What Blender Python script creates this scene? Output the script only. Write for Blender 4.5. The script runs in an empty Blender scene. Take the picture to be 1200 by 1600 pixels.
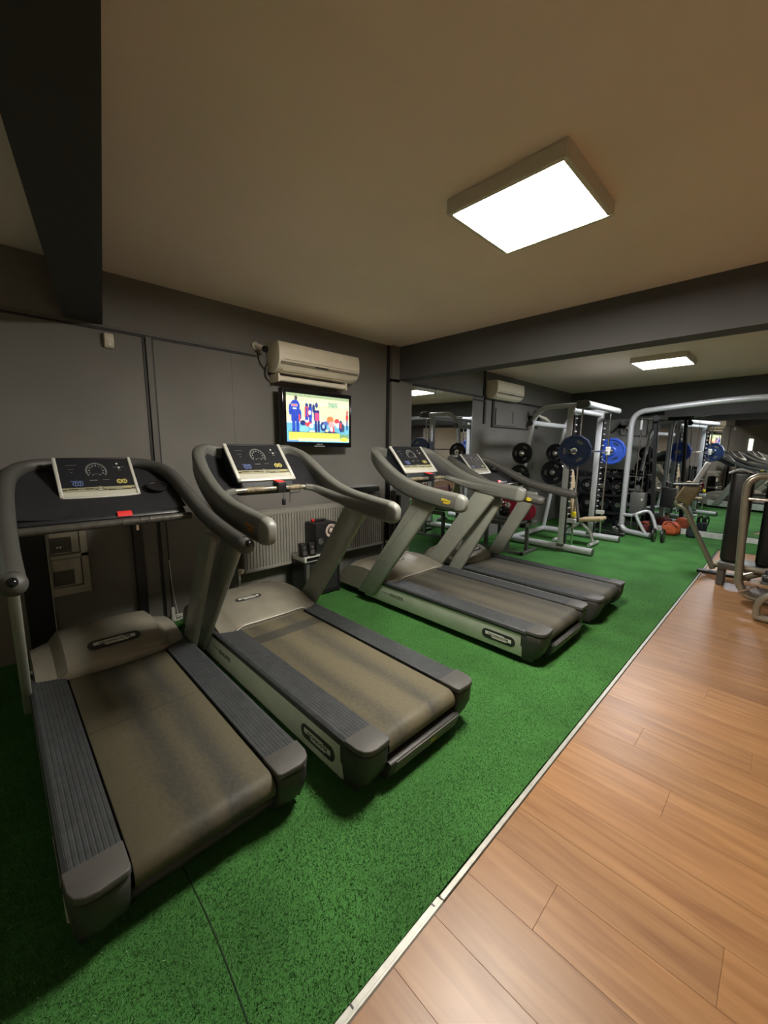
import bpy, bmesh, math, random
import numpy as np
from mathutils import Vector, Matrix
random.seed(7)
rng = np.random.default_rng(7)
C = bpy.context.scene.collection
sc = bpy.context.scene
PI = math.pi

# ---------------------------------------------------------------- camera
cam = bpy.data.cameras.new('camera')
cam_o = bpy.data.objects.new('camera', cam); C.objects.link(cam_o)
F = 624.0
cam.sensor_fit = 'HORIZONTAL'; cam.sensor_width = 36.0; cam.lens = F / 1200 * 36.0
cam.clip_start = 0.02; cam.clip_end = 60

def _n(v): v = np.array(v, float); return v / np.linalg.norm(v)
Yc = _n([(1244 - 600) / F, (707 - 800) / F, 1])      # room depth (+y) as seen by the camera
Xm = _n([(-20 - 600) / F, (693 - 800) / F, 1])       # towards the television wall (-x)
Xm = _n(Xm - Yc * (Xm @ Yc)); Xc = -Xm
Zc = np.cross(Xc, Yc)
Rw = np.stack([Xc, Yc, Zc], 1)
cv = Rw.T @ np.diag([1, -1, -1])
cam_o.matrix_world = Matrix.Translation((0, 0, 1.5)) @ Matrix([list(r) for r in cv]).to_4x4()
sc.camera = cam_o
# ---------------------------------------------------------------- world, exposure
w = bpy.data.worlds.new('world'); sc.world = w; w.use_nodes = True
w.node_tree.nodes['Background'].inputs[0].default_value = (0.5, 0.55, 0.6, 1)
w.node_tree.nodes['Background'].inputs[1].default_value = 0.02
vs = sc.view_settings
vs.view_transform = 'Standard'; vs.look = 'None'; vs.gamma = 1.0; vs.use_curve_mapping = False
vs.exposure = 1.3
LAMP_NEAR = ((1.0, 0.935, 0.83), 52.0)
LAMP_FAR = ((0.97, 0.98, 1.0), 30.0)
LAMP_FILL = ((1.0, 0.94, 0.82), 3.0)  # fill light, added out of view

# ---------------------------------------------------------------- materials
def srgb(r, g, b):
    f = lambda c: (c / 255 / 12.92) if c <= 10 else ((c / 255 + 0.055) / 1.055) ** 2.4
    return (f(r), f(g), f(b))
def mat(name, col, rough=0.5, metal=0.0, noise=0.0, nscale=20, bump=0.0, bscale=200, emit=None, spec=0.5, coat=0.0):
    m = bpy.data.materials.new(name); m.use_nodes = True
    nt = m.node_tree; b = nt.nodes['Principled BSDF']
    b.inputs['Roughness'].default_value = rough; b.inputs['Metallic'].default_value = metal
    b.inputs['Specular IOR Level'].default_value = spec; b.inputs['Coat Weight'].default_value = coat
    b.inputs['Base Color'].default_value = (*col, 1)
    tc = nt.nodes.new('ShaderNodeTexCoord')
    if noise:
        n = nt.nodes.new('ShaderNodeTexNoise'); n.inputs['Scale'].default_value = nscale; n.inputs['Detail'].default_value = 6
        nt.links.new(tc.outputs['Object'], n.inputs['Vector'])
        r = nt.nodes.new('ShaderNodeValToRGB')
        r.color_ramp.elements[0].position = 0.3; r.color_ramp.elements[1].position = 0.7
        r.color_ramp.elements[0].color = (*[c * (1 - noise) for c in col], 1)
        r.color_ramp.elements[1].color = (*[min(1, c * (1 + noise)) for c in col], 1)
        nt.links.new(n.outputs['Fac'], r.inputs['Fac']); nt.links.new(r.outputs['Color'], b.inputs['Base Color'])
    if bump:
        n2 = nt.nodes.new('ShaderNodeTexNoise'); n2.inputs['Scale'].default_value = bscale; n2.inputs['Detail'].default_value = 3
        nt.links.new(tc.outputs['Object'], n2.inputs['Vector'])
        bp = nt.nodes.new('ShaderNodeBump'); bp.inputs['Strength'].default_value = bump; bp.inputs['Distance'].default_value = 0.002
        nt.links.new(n2.outputs['Fac'], bp.inputs['Height']); nt.links.new(bp.outputs['Normal'], b.inputs['Normal'])
    if emit:
        b.inputs['Emission Color'].default_value = (*emit[0], 1); b.inputs['Emission Strength'].default_value = emit[1]
    return m
M = {}
M['wall'] = mat('grey_wall_paint', (0.180, 0.172, 0.158), 0.8, noise=0.10, nscale=1.7, bump=0.15, bscale=90)
M['wall_side'] = mat('side_wall_paint', (0.66, 0.60, 0.51), 0.85, noise=0.05)
M['beam'] = mat('dark_grey_paint', (0.085, 0.083, 0.084), 0.75, noise=0.08, nscale=2.0, bump=0.15, bscale=90)
M['ceiling'] = mat('beige_ceiling_paint', (0.88, 0.735, 0.64), 0.85, noise=0.04, nscale=1.2, bump=0.08, bscale=60)
M['rail_dark'] = mat('dark_trim_and_shade', (0.02, 0.019, 0.018), 0.6)  # dark trim and cables, also the shadow strips along the trunking
M['trunk'] = mat('grey_trunking', (0.12, 0.113, 0.10), 0.6, noise=0.1)
M['beam_shaded'] = mat('shaded_beam_paint', (0.030, 0.028, 0.026), 0.75, noise=0.08, nscale=2.0)  # beam paint darkened to carry the shade on the left beam
M['black'] = mat('black_plastic', (0.012, 0.012, 0.013), 0.38, noise=0.2, nscale=30)
M['black_gloss'] = mat('black_gloss', (0.008, 0.008, 0.010), 0.12)
M['black_matte'] = mat('black_matte', (0.010, 0.010, 0.010), 0.75, noise=0.2)
M['char'] = mat('charcoal_plastic', (0.036, 0.035, 0.033), 0.48, noise=0.15, nscale=12, bump=0.25, bscale=700)
M['char_lt'] = mat('grey_cap_plastic', (0.070, 0.068, 0.063), 0.5, noise=0.12, nscale=12, bump=0.25, bscale=700)
M['rail'] = mat('soft_grey_rail', (0.120, 0.122, 0.108), 0.45, noise=0.10, nscale=9, bump=0.3, bscale=900)
M['rail_cap'] = mat('rail_end_cap', (0.20, 0.205, 0.185), 0.42)
M['insert'] = mat('grey_bar_insert', (0.125, 0.118, 0.108), 0.55)
M['rail_b'] = mat('dark_soft_rail', (0.072, 0.072, 0.066), 0.42, noise=0.10, nscale=9, bump=0.3, bscale=900)
M['strip'] = mat('ribbed_foot_strip', (0.042, 0.046, 0.050), 0.5, noise=0.25, nscale=25, bump=0.2, bscale=400)
M['upright'] = mat('grey_metallic_paint', (0.255, 0.268, 0.225), 0.45, metal=0.15, noise=0.06, nscale=14)
M['panel'] = mat('silver_side_panel', (0.62, 0.63, 0.56), 0.42, metal=0.2, noise=0.08, nscale=8)
M['hood'] = mat('champagne_hood', (0.25, 0.232, 0.185), 0.42, metal=0.25, noise=0.12, nscale=7, bump=0.1, bscale=500)
M['frame_silver'] = mat('console_silver', (0.72, 0.72, 0.66), 0.32, metal=0.35)
M['console_back'] = mat('console_back', (0.012, 0.018, 0.022), 0.6)
M['tray'] = mat('console_tray', (0.022, 0.023, 0.026), 0.42, noise=0.15)
M['tube'] = mat('worn_handle_tube', (0.30, 0.28, 0.23), 0.32, metal=0.6, noise=0.35, nscale=30)
M['grip'] = mat('worn_tan_grip', (0.22, 0.18, 0.11), 0.55, noise=0.55, nscale=40)
M['tube_dark'] = mat('dark_handle_tube', (0.10, 0.098, 0.085), 0.35, metal=0.4, noise=0.3, nscale=30)
M['red'] = mat('red_plastic', (0.75, 0.03, 0.03), 0.4)
M['white'] = mat('white_plastic', (0.66, 0.62, 0.52), 0.4, noise=0.05)
M['cream'] = mat('cream_plastic', (0.82, 0.75, 0.60), 0.38, noise=0.05, nscale=5)
M['cream_dk'] = mat('cream_plastic_shade', (0.26, 0.22, 0.165), 0.45)
M['logo_black'] = mat('logo_black', (0.02, 0.022, 0.02), 0.4)
M['logo_white'] = mat('logo_white', (0.62, 0.62, 0.56), 0.45)
M['logo_yellow'] = mat('logo_yellow', (0.70, 0.55, 0.04), 0.4)
M['logo_orange'] = mat('logo_orange', (0.42, 0.19, 0.03), 0.4)
M['ink'] = mat('dark_ink', (0.05, 0.06, 0.05), 0.5)
M['silver'] = mat('silver_powder_coat', (0.50, 0.51, 0.52), 0.35, metal=0.25, noise=0.06)
M['silver_warm'] = mat('silver_warm_coat', (0.33, 0.30, 0.235), 0.32, metal=0.5, noise=0.08)
M['steel_grey'] = mat('grey_steel', (0.13, 0.13, 0.12), 0.4, metal=0.4)
M['chrome'] = mat('chrome', (0.8, 0.8, 0.8), 0.14, metal=1.0)
M['blue_dk'] = mat('dark_blue_rubber', (0.012, 0.026, 0.075), 0.35, noise=0.15)
M['blue'] = mat('blue_rubber', (0.02, 0.06, 0.33), 0.38, noise=0.15)
M['crimson'] = mat('crimson_rubber', (0.20, 0.006, 0.022), 0.35, noise=0.15)
M['pink'] = mat('faded_pink_vinyl', (0.30, 0.16, 0.17), 0.5)
M['tan'] = mat('tan_vinyl', (0.42, 0.32, 0.19), 0.45, noise=0.12, nscale=10)
M['brown'] = mat('brown_vinyl', (0.20, 0.145, 0.075), 0.42, noise=0.15, nscale=10)
M['orange'] = mat('orange_fabric', (0.60, 0.12, 0.04), 0.6, noise=0.2)
M['maroon'] = mat('maroon_fabric', (0.13, 0.02, 0.02), 0.7, noise=0.2)
M['radiator'] = mat('grey_radiator_enamel', (0.24, 0.23, 0.20), 0.55, noise=0.10, nscale=6)
M['strip_white'] = mat('aluminium_threshold', (0.40, 0.40, 0.36), 0.45, metal=0.3, noise=0.15, nscale=30)
M['skirt'] = mat('pale_plinth', (0.60, 0.60, 0.56), 0.5, noise=0.2)
M['panel_grey'] = mat('grey_cabinet_paint', (0.32, 0.295, 0.24), 0.6, noise=0.08)
M['panel_in'] = mat('grey_recess_paint', (0.060, 0.055, 0.045), 0.6, noise=0.08)
M['cone'] = mat('pale_speaker_cone', (0.52, 0.42, 0.37), 0.6)
M['lampbox'] = mat('lamp_frame', (0.62, 0.58, 0.48), 0.5)
M['yellow'] = mat('yellow_plastic', (0.80, 0.65, 0.02), 0.4)
M['mirror'] = mat('mirror_glass', (0.80, 0.83, 0.85), 0.01, metal=1.0)
M['edge'] = mat('mirror_edge', (0.55, 0.60, 0.62), 0.2, metal=0.5)
M['turf_base'] = mat('turf_backing', (0.048, 0.158, 0.036), 0.9, noise=0.45, nscale=260, bump=1.0, bscale=420, spec=0.2)
M['turf_dark'] = mat('turf_seam_slit', (0.006, 0.022, 0.006), 0.9)  # dark slit where two lengths of turf meet
# large, soft tone changes in the turf
def tone(m, scale, lo, hi):
    nt = m.node_tree; b = nt.nodes['Principled BSDF']; l = b.inputs['Base Color'].links[0]; src = l.from_socket
    tc = nt.nodes.new('ShaderNodeTexCoord'); n = nt.nodes.new('ShaderNodeTexNoise'); n.inputs['Scale'].default_value = scale
    nt.links.new(tc.outputs['Object'], n.inputs['Vector'])
    mr = nt.nodes.new('ShaderNodeMapRange'); mr.inputs['From Min'].default_value = 0.3; mr.inputs['From Max'].default_value = 0.7
    mr.inputs['To Min'].default_value = lo; mr.inputs['To Max'].default_value = hi
    nt.links.new(n.outputs['Fac'], mr.inputs['Value'])
    vm = nt.nodes.new('ShaderNodeVectorMath'); vm.operation = 'SCALE'
    nt.links.new(src, vm.inputs[0]); nt.links.new(mr.outputs[0], vm.inputs['Scale']); nt.links.new(vm.outputs[0], b.inputs['Base Color'])
tone(M['turf_base'], 2.5, 0.8, 1.25)

def attr_mat(name, rough, emit=0.0, spec=0.5):
    m = bpy.data.materials.new(name); m.use_nodes = True; nt = m.node_tree; b = nt.nodes['Principled BSDF']
    a = nt.nodes.new('ShaderNodeAttribute'); a.attribute_name = 'Col'
    if emit:
        b.inputs['Base Color'].default_value = (0, 0, 0, 1)
        nt.links.new(a.outputs['Color'], b.inputs['Emission Color']); b.inputs['Emission Strength'].default_value = emit
    else:
        nt.links.new(a.outputs['Color'], b.inputs['Base Color'])
    b.inputs['Roughness'].default_value = rough; b.inputs['Specular IOR Level'].default_value = spec
    return m
M['tvpic'] = attr_mat('television_picture', 0.2, emit=0.78)
M['display'] = attr_mat('console_display', 0.22)
M['blade'] = attr_mat('turf_blades', 0.6, spec=0.3)

def wood_mat(k):
    m = bpy.data.materials.new('laminate_wood'); m.use_nodes = True; nt = m.node_tree; b = nt.nodes['Principled BSDF']
    tc = nt.nodes.new('ShaderNodeTexCoord'); mp = nt.nodes.new('ShaderNodeMapping')
    oi = nt.nodes.new('ShaderNodeObjectInfo')
    ad = nt.nodes.new('ShaderNodeVectorMath'); ad.operation = 'ADD'
    sc_ = nt.nodes.new('ShaderNodeVectorMath'); sc_.operation = 'SCALE'; sc_.inputs[0].default_value = (31, 17, 5)
    nt.links.new(oi.outputs['Random'], sc_.inputs['Scale'])
    nt.links.new(tc.outputs['Object'], ad.inputs[0]); nt.links.new(sc_.outputs[0], ad.inputs[1])
    mp.inputs['Scale'].default_value = (1.3, 16, 1)
    nt.links.new(ad.outputs[0], mp.inputs['Vector'])
    n = nt.nodes.new('ShaderNodeTexNoise'); n.inputs['Scale'].default_value = 1.6; n.inputs['Detail'].default_value = 8; n.inputs['Distortion'].default_value = 0.6
    nt.links.new(mp.outputs[0], n.inputs['Vector'])
    r = nt.nodes.new('ShaderNodeValToRGB'); e = r.color_ramp.elements
    e[0].position = 0.30; e[0].color = (0.225, 0.102, 0.037, 1)
    e[1].position = 0.72; e[1].color = (0.365, 0.190, 0.076, 1)
    nt.links.new(n.outputs['Fac'], r.inputs['Fac'])
    mr = nt.nodes.new('ShaderNodeMapRange'); mr.inputs['To Min'].default_value = 0.88; mr.inputs['To Max'].default_value = 1.1
    nt.links.new(oi.outputs['Random'], mr.inputs['Value'])
    vm = nt.nodes.new('ShaderNodeVectorMath'); vm.operation = 'SCALE'
    nt.links.new(r.outputs['Color'], vm.inputs[0]); nt.links.new(mr.outputs[0], vm.inputs['Scale'])
    nt.links.new(vm.outputs[0], b.inputs['Base Color'])
    n2 = nt.nodes.new('ShaderNodeTexNoise'); n2.inputs['Scale'].default_value = 2.5; n2.inputs['Detail'].default_value = 5
    nt.links.new(tc.outputs['Object'], n2.inputs['Vector'])
    m2 = nt.nodes.new('ShaderNodeMapRange'); m2.inputs['To Min'].default_value = 0.30; m2.inputs['To Max'].default_value = 0.50
    nt.links.new(n2.outputs['Fac'], m2.inputs['Value']); nt.links.new(m2.outputs[0], b.inputs['Roughness'])
    bp = nt.nodes.new('ShaderNodeBump'); bp.inputs['Strength'].default_value = 0.08; bp.inputs['Distance'].default_value = 0.002
    nt.links.new(n.outputs['Fac'], bp.inputs['Height']); nt.links.new(bp.outputs['Normal'], b.inputs['Normal'])
    b.inputs['Specular IOR Level'].default_value = 0.45
    return m
M['wood'] = wood_mat(0)

def belt_mat(name, base, dark, lanes, lane_w, band=None):
    """running belt: rubber with worn lanes along its length; object x runs along the belt, y across it."""
    m = bpy.data.materials.new(name); m.use_nodes = True; nt = m.node_tree; b = nt.nodes['Principled BSDF']
    tc = nt.nodes.new('ShaderNodeTexCoord'); sp = nt.nodes.new('ShaderNodeSeparateXYZ'); nt.links.new(tc.outputs['Object'], sp.inputs[0])
    def math_(op, a, bb=None, c=None):
        n = nt.nodes.new('ShaderNodeMath'); n.operation = op
        for i, v in enumerate((a, bb, c)):
            if v is None: continue
            if isinstance(v, (int, float)): n.inputs[i].default_value = v
            else: nt.links.new(v, n.inputs[i])
        return n.outputs[0]
    mp = nt.nodes.new('ShaderNodeMapping'); mp.inputs['Scale'].default_value = (1.2, 5, 1); nt.links.new(tc.outputs['Object'], mp.inputs['Vector'])
    n = nt.nodes.new('ShaderNodeTexNoise'); n.inputs['Scale'].default_value = 2.2; n.inputs['Detail'].default_value = 5; nt.links.new(mp.outputs[0], n.inputs['Vector'])
    tot = None
    wob = math_('MULTIPLY', math_('SUBTRACT', n.outputs['Fac'], 0.5), 0.10)
    yy = math_('ADD', sp.outputs['Y'], wob)
    for c in lanes:
        d = math_('DIVIDE', math_('SUBTRACT', yy, c), lane_w)
        g = math_('POWER', 2.718, math_('MULTIPLY', math_('MULTIPLY', d, d), -1.0))
        tot = g if tot is None else math_('ADD', tot, g)
    tot = math_('MULTIPLY', tot, math_('ADD', math_('MULTIPLY', n.outputs['Fac'], 0.9), 0.25))
    n3 = nt.nodes.new('ShaderNodeTexNoise'); n3.inputs['Scale'].default_value = 60; n3.inputs['Detail'].default_value = 6; nt.links.new(tc.outputs['Object'], n3.inputs['Vector'])
    tot = math_('ADD', tot, math_('MULTIPLY', math_('SUBTRACT', n3.outputs['Fac'], 0.5), 1.0))
    if band:
        for x0, x1, s in band:
            inb = math_('MULTIPLY', math_('GREATER_THAN', sp.outputs['X'], x0), math_('LESS_THAN', sp.outputs['X'], x1))
            tot = math_('ADD', tot, math_('MULTIPLY', inb, s))
    cl = nt.nodes.new('ShaderNodeClamp'); nt.links.new(tot, cl.inputs[0])
    mx = nt.nodes.new('ShaderNodeMix'); mx.data_type = 'RGBA'; nt.links.new(cl.outputs[0], mx.inputs[0])
    mx.inputs[6].default_value = (*base, 1); mx.inputs[7].default_value = (*dark, 1)
    nt.links.new(mx.outputs[2], b.inputs['Base Color']); b.inputs['Roughness'].default_value = 0.62; b.inputs['Specular IOR Level'].default_value = 0.35
    bp = nt.nodes.new('ShaderNodeBump'); bp.inputs['Strength'].default_value = 0.3; bp.inputs['Distance'].default_value = 0.001
    nb = nt.nodes.new('ShaderNodeTexNoise'); nb.inputs['Scale'].default_value = 600; nt.links.new(tc.outputs['Object'], nb.inputs['Vector'])
    nt.links.new(nb.outputs['Fac'], bp.inputs['Height']); nt.links.new(bp.outputs['Normal'], b.inputs['Normal'])
    return m

# ---------------------------------------------------------------- mesh helpers
class MB:
    """collects verts and faces of ONE mesh object"""
    def __init__(s): s.bm = bmesh.new()
    def box(s, lo, hi, bev=0.0, seg=2, rot=None, about=None):
        lo = Vector(lo); hi = Vector(hi); c = (lo + hi) / 2; d = hi - lo
        t = bmesh.new(); bmesh.ops.create_cube(t, size=1)
        for v in t.verts: v.co = Vector((v.co.x * d.x, v.co.y * d.y, v.co.z * d.z))
        if bev: bmesh.ops.bevel(t, geom=t.edges[:], offset=bev, segments=seg, profile=0.5, affect='EDGES')
        a = Vector(about) if about else c
        for v in t.verts:
            p = v.co + c
            if rot is not None: p = rot @ (p - a) + a
            v.co = p
        s._merge(t); return s
    def prism(s, poly, axis, a, b, bev=0.0, seg=2):
        """poly: 2-D points; axis 'y': points are (x,z); 'x': (y,z); 'z': (x,y)"""
        def P(p, t):
            return {'y': (p[0], t, p[1]), 'x': (t, p[0], p[1]), 'z': (p[0], p[1], t)}[axis]
        t = bmesh.new()
        A = [t.verts.new(P(p, a)) for p in poly]; B = [t.verts.new(P(p, b)) for p in poly]
        t.faces.new(A); t.faces.new(B[::-1]); n = len(poly)
        for i in range(n): t.faces.new([A[i], B[i], B[(i + 1) % n], A[(i + 1) % n]])
        bmesh.ops.recalc_face_normals(t, faces=t.faces)
        if bev: bmesh.ops.bevel(t, geom=t.edges[:], offset=bev, segments=seg, profile=0.5, affect='EDGES')
        s._merge(t); return s
    def _merge(s, t):
        off = {}
        for v in t.verts: off[v] = s.bm.verts.new(v.co)
        for f in t.faces:
            try: s.bm.faces.new([off[v] for v in f.verts])
            except ValueError: pass
        t.free()
    def sweep(s, pts, sec, up=(0, 0, 1), scale=None, cap=True):
        """sweep a closed 2-D section (side, up) along pts; scale: per-point (a, b)"""
        P = [Vector(p) for p in pts]; n = len(P); up = Vector(up); rings = []
        for i in range(n):
            t = (P[min(i + 1, n - 1)] - P[max(i - 1, 0)]).normalized()
            side = t.cross(up)
            if side.length < 1e-4: side = t.cross(Vector((0, 1, 0)))
            side.normalize(); u = side.cross(t).normalized()
            a, b = scale[i] if scale else (1, 1)
            rings.append([s.bm.verts.new(P[i] + side * (q[0] * a) + u * (q[1] * b)) for q in sec])
        m = len(sec)
        for i in range(n - 1):
            for j in range(m):
                s.bm.faces.new([rings[i][j], rings[i][(j + 1) % m], rings[i + 1][(j + 1) % m], rings[i + 1][j]])
        if cap: s.bm.faces.new(rings[0][::-1]); s.bm.faces.new(rings[-1])
        return s
    def tube(s, pts, r, sides=14, smooth=0, ends=False):
        if smooth: pts = curve(pts, smooth)
        n = len(pts)
        rr = r if isinstance(r, (list, tuple)) else [r] * n
        sec = [(math.cos(2 * PI * k / sides), math.sin(2 * PI * k / sides)) for k in range(sides)]
        P = [Vector(p) for p in pts]
        # parallel transport frame
        t0 = (P[1] - P[0]).normalized(); ref = Vector((0, 0, 1)) if abs(t0.z) < 0.9 else Vector((1, 0, 0))
        u = t0.cross(ref).normalized(); rings = []
        for i in range(n):
            t = (P[min(i + 1, n - 1)] - P[max(i - 1, 0)]).normalized()
            u = (u - t * u.dot(t)).normalized(); v = t.cross(u)
            rings.append([s.bm.verts.new(P[i] + (u * a + v * b) * rr[i]) for a, b in sec])
        for i in range(n - 1):
            for j in range(sides):
                s.bm.faces.new([rings[i][j], rings[i][(j + 1) % sides], rings[i + 1][(j + 1) % sides], rings[i + 1][j]])
        s.bm.faces.new(rings[0][::-1]); s.bm.faces.new(rings[-1]); return s
    def lathe(s, prof, origin, axis='z', sides=32, phase=0.0):
        """prof: (radius, height) pairs"""
        o = Vector(origin); rings = []
        for r, h in prof:
            if r < 1e-6: r = 1e-5
            ring = []
            for k in range(sides):
                a = 2 * PI * k / sides + phase; c, d = math.cos(a) * r, math.sin(a) * r
                ring.append(s.bm.verts.new(o + Vector({'z': (c, d, h), 'y': (c, h, d), 'x': (h, c, d)}[axis])))
            rings.append(ring)
        for i in range(len(rings) - 1):
            for j in range(sides):
                s.bm.faces.new([rings[i][j], rings[i][(j + 1) % sides], rings[i + 1][(j + 1) % sides], rings[i + 1][j]])
        s.bm.faces.new(rings[0][::-1]); s.bm.faces.new(rings[-1]); return s
    def grid(s, fn, nu, nv, close=None):
        V = [[s.bm.verts.new(fn(i / nu, j / nv)) for j in range(nv + 1)] for i in range(nu + 1)]
        for i in range(nu):
            for j in range(nv): s.bm.faces.new([V[i][j], V[i + 1][j], V[i + 1][j + 1], V[i][j + 1]])
        return V
    def xform(s, mtx):
        for v in s.bm.verts: v.co = mtx @ v.co
        return s
    def build(s, name, material, parent=None, origin=None, sharp=0.6):
        bm = s.bm
        bmesh.ops.recalc_face_normals(bm, faces=bm.faces)
        o = origin if origin is not None else (parent['_o'] if parent is not None and '_o' in parent else (0, 0, 0))
        o = Vector(o)
        for v in bm.verts: v.co -= o
        me = bpy.data.meshes.new(name); bm.to_mesh(me); bm.free()
        me.shade_smooth(); me.set_sharp_from_angle(angle=sharp)
        me.materials.append(M[material] if isinstance(material, str) else material)
        ob = bpy.data.objects.new(name, me); C.objects.link(ob)
        if parent is not None:
            ob.parent = parent; ob['_o'] = tuple(o)
        else: ob.location = o
        return ob
def curve(pts, k=6):
    """Catmull-Rom through pts"""
    P = [Vector(p) for p in pts]; out = []
    for i in range(len(P) - 1):
        a = P[max(i - 1, 0)]; b = P[i]; c = P[i + 1]; d = P[min(i + 2, len(P) - 1)]
        for j in range(k):
            t = j / k
            out.append(0.5 * ((2 * b) + (c - a) * t + (2 * a - 5 * b + 4 * c - d) * t * t + (3 * b - a - 3 * c + d) * t ** 3))
    out.append(P[-1]); return out
def rrect(w, h, r, k=4):
    pts = []
    for cx_, cy_, a0 in ((w / 2 - r, h / 2 - r, 0), (-w / 2 + r, h / 2 - r, 90), (-w / 2 + r, -h / 2 + r, 180), (w / 2 - r, -h / 2 + r, 270)):
        for j in range(k + 1):
            a = math.radians(a0 + 90 * j / k); pts.append((cx_ + r * math.cos(a), cy_ + r * math.sin(a)))
    return pts
def empty(name, label, cat, loc, group=None):
    o = bpy.data.objects.new(name, None); C.objects.link(o); o.location = loc; o['_o'] = tuple(loc)
    o['label'] = label; o['category'] = cat
    if group: o['group'] = group
    return o
def tag(o, label=None, cat=None, group=None, kind=None):
    for k, v in (('label', label), ('category', cat), ('group', group), ('kind', kind)):
        if v: o[k] = v
    return o
def struct(o, label=None):
    o['kind'] = 'structure'
    if label: o['label'] = label
    return o
def text_mesh(name, body, size, material, parent, mtx, depth=0.0006, squash=1.0):
    """lettering as real thin geometry; mtx maps text plane (x right, y up, z out) to parent space"""
    cu = bpy.data.curves.new(name, 'FONT'); cu.body = body; cu.size = size; cu.extrude = depth; cu.align_x = 'CENTER'; cu.align_y = 'CENTER'
    cu.space_character = 1.05; cu.resolution_u = 2; cu.offset = size * 0.02
    t = bpy.data.objects.new(name, cu); C.objects.link(t)
    dg = bpy.context.evaluated_depsgraph_get(); me = bpy.data.meshes.new_from_object(t.evaluated_get(dg))
    bpy.data.objects.remove(t); bpy.data.curves.remove(cu)
    me.transform(Matrix.Diagonal((squash, 1, 1, 1))); me.transform(mtx)
    me.materials.clear(); me.materials.append(M[material]); me.name = name
    o = bpy.data.objects.new(name, me); C.objects.link(o); o.parent = parent
    return o
def raster(name, img, w_, h_, material, parent, mtx):
    """flat print or picture: a grid of tiny faces, each with its own colour. img[row from top][col]"""
    H, W = img.shape[:2]
    xs = (np.arange(W + 1) / W - 0.5) * w_; ys = (0.5 - np.arange(H + 1) / H) * h_
    X, Y = np.meshgrid(xs, ys); co = np.stack([X, Y, np.zeros_like(X)], -1).reshape(-1, 3)
    idx = np.arange((H + 1) * (W + 1)).reshape(H + 1, W + 1)
    f = np.stack([idx[1:, :-1], idx[1:, 1:], idx[:-1, 1:], idx[:-1, :-1]], -1).reshape(-1, 4)
    me = bpy.data.meshes.new(name)
    me.vertices.add(len(co)); me.vertices.foreach_set('co', co.ravel())
    me.loops.add(f.size); me.loops.foreach_set('vertex_index', f.ravel().astype(np.int32))
    me.polygons.add(len(f)); me.polygons.foreach_set('loop_start', np.arange(0, f.size, 4, dtype=np.int32))
    me.update(calc_edges=True)
    a = me.color_attributes.new('Col', 'FLOAT_COLOR', 'CORNER')
    lin = np.where(img <= 0.04045, img / 12.92, ((img + 0.055) / 1.055) ** 2.4).reshape(-1, 3)
    col = np.ones((len(f), 4, 4)); col[:, :, :3] = lin[:, None, :]
    a.data.foreach_set('color', col.ravel().astype(np.float32))
    me.transform(mtx); me.materials.append(M[material])
    o = bpy.data.objects.new(name, me); C.objects.link(o); o.parent = parent
    return o
def copy_tree(o, parent=None):
    c = o.copy(); C.objects.link(c); c.parent = parent
    for ch in list(o.children): copy_tree(ch, c)
    return c
def basis(origin, xdir, ydir):
    x = Vector(xdir).normalized(); z = x.cross(Vector(ydir)).normalized(); y = z.cross(x)
    m = Matrix((x, y, z)).transposed().to_4x4(); m.translation = Vector(origin); return m

# ---------------------------------------------------------------- the room
XW, XR, YN, ZC = -3.6, 2.7, -2.6, 2.72
SKEW = -math.tan(math.radians(7.0))
def rear_y(x): return 9.10 + SKEW * (x + 2)

floor = struct(MB().box((XW - .2, YN - .1, -0.15), (XR + .1, 9.8, -0.012)).build('floor', 'beam'), 'dark screed under the turf and laminate')
ceil_ = struct(MB().box((XW - .2, YN - .1, ZC), (XR + .1, 9.8, ZC + .15)).build('ceiling', 'ceiling'), 'beige painted ceiling')
struct(MB().box((XW - .2, YN - .1, -0.1), (XW, 9.8, ZC)).build('wall_left', 'wall'), 'grey wall carrying the television')
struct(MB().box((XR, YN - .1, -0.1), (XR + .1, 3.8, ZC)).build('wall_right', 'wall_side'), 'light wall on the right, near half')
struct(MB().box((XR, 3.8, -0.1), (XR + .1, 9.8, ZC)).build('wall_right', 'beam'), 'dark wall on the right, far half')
struct(MB().box((XW, YN - .1, -0.1), (XR, YN, ZC)).build('wall_near', 'wall_side'), 'light wall behind the viewer')
struct(MB().prism([(XW, rear_y(XW)), (XR, rear_y(XR)), (XR, rear_y(XR) + .15), (XW, rear_y(XW) + .15)], 'z', -0.1, ZC).build('wall_rear', 'beam'), 'dark grey end wall')
# beams under the ceiling
struct(MB().box((XW, 3.73, 2.335), (XR, 3.94, ZC)).build('trim_1', 'beam'), 'dark grey ceiling beam crossing the room')
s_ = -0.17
struct(MB().prism([(XW, .46), (XR, .46 + s_ * (XR - XW)), (XR, .68 + s_ * (XR - XW)), (XW, .68)], 'z', 2.35, ZC).build('trim_2', 'beam_shaded'), 'ceiling beam at the left, its colour darkened for shade')
# pilaster under the beam end
struct(MB().box((XW, 3.60, 0), (XW + .055, 3.97, 2.335), 0.004, 1).box((XW, 3.60, 2.3), (XW + .055, 3.73, ZC - .0), 0).build('trim_3', 'wall'), 'grey pilaster at the beam end')
struct(MB().box((XW, 3.555, 0), (XW + .012, 3.600, ZC)).build('trim_4', 'rail_dark'), 'dark gap beside the pilaster')
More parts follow.
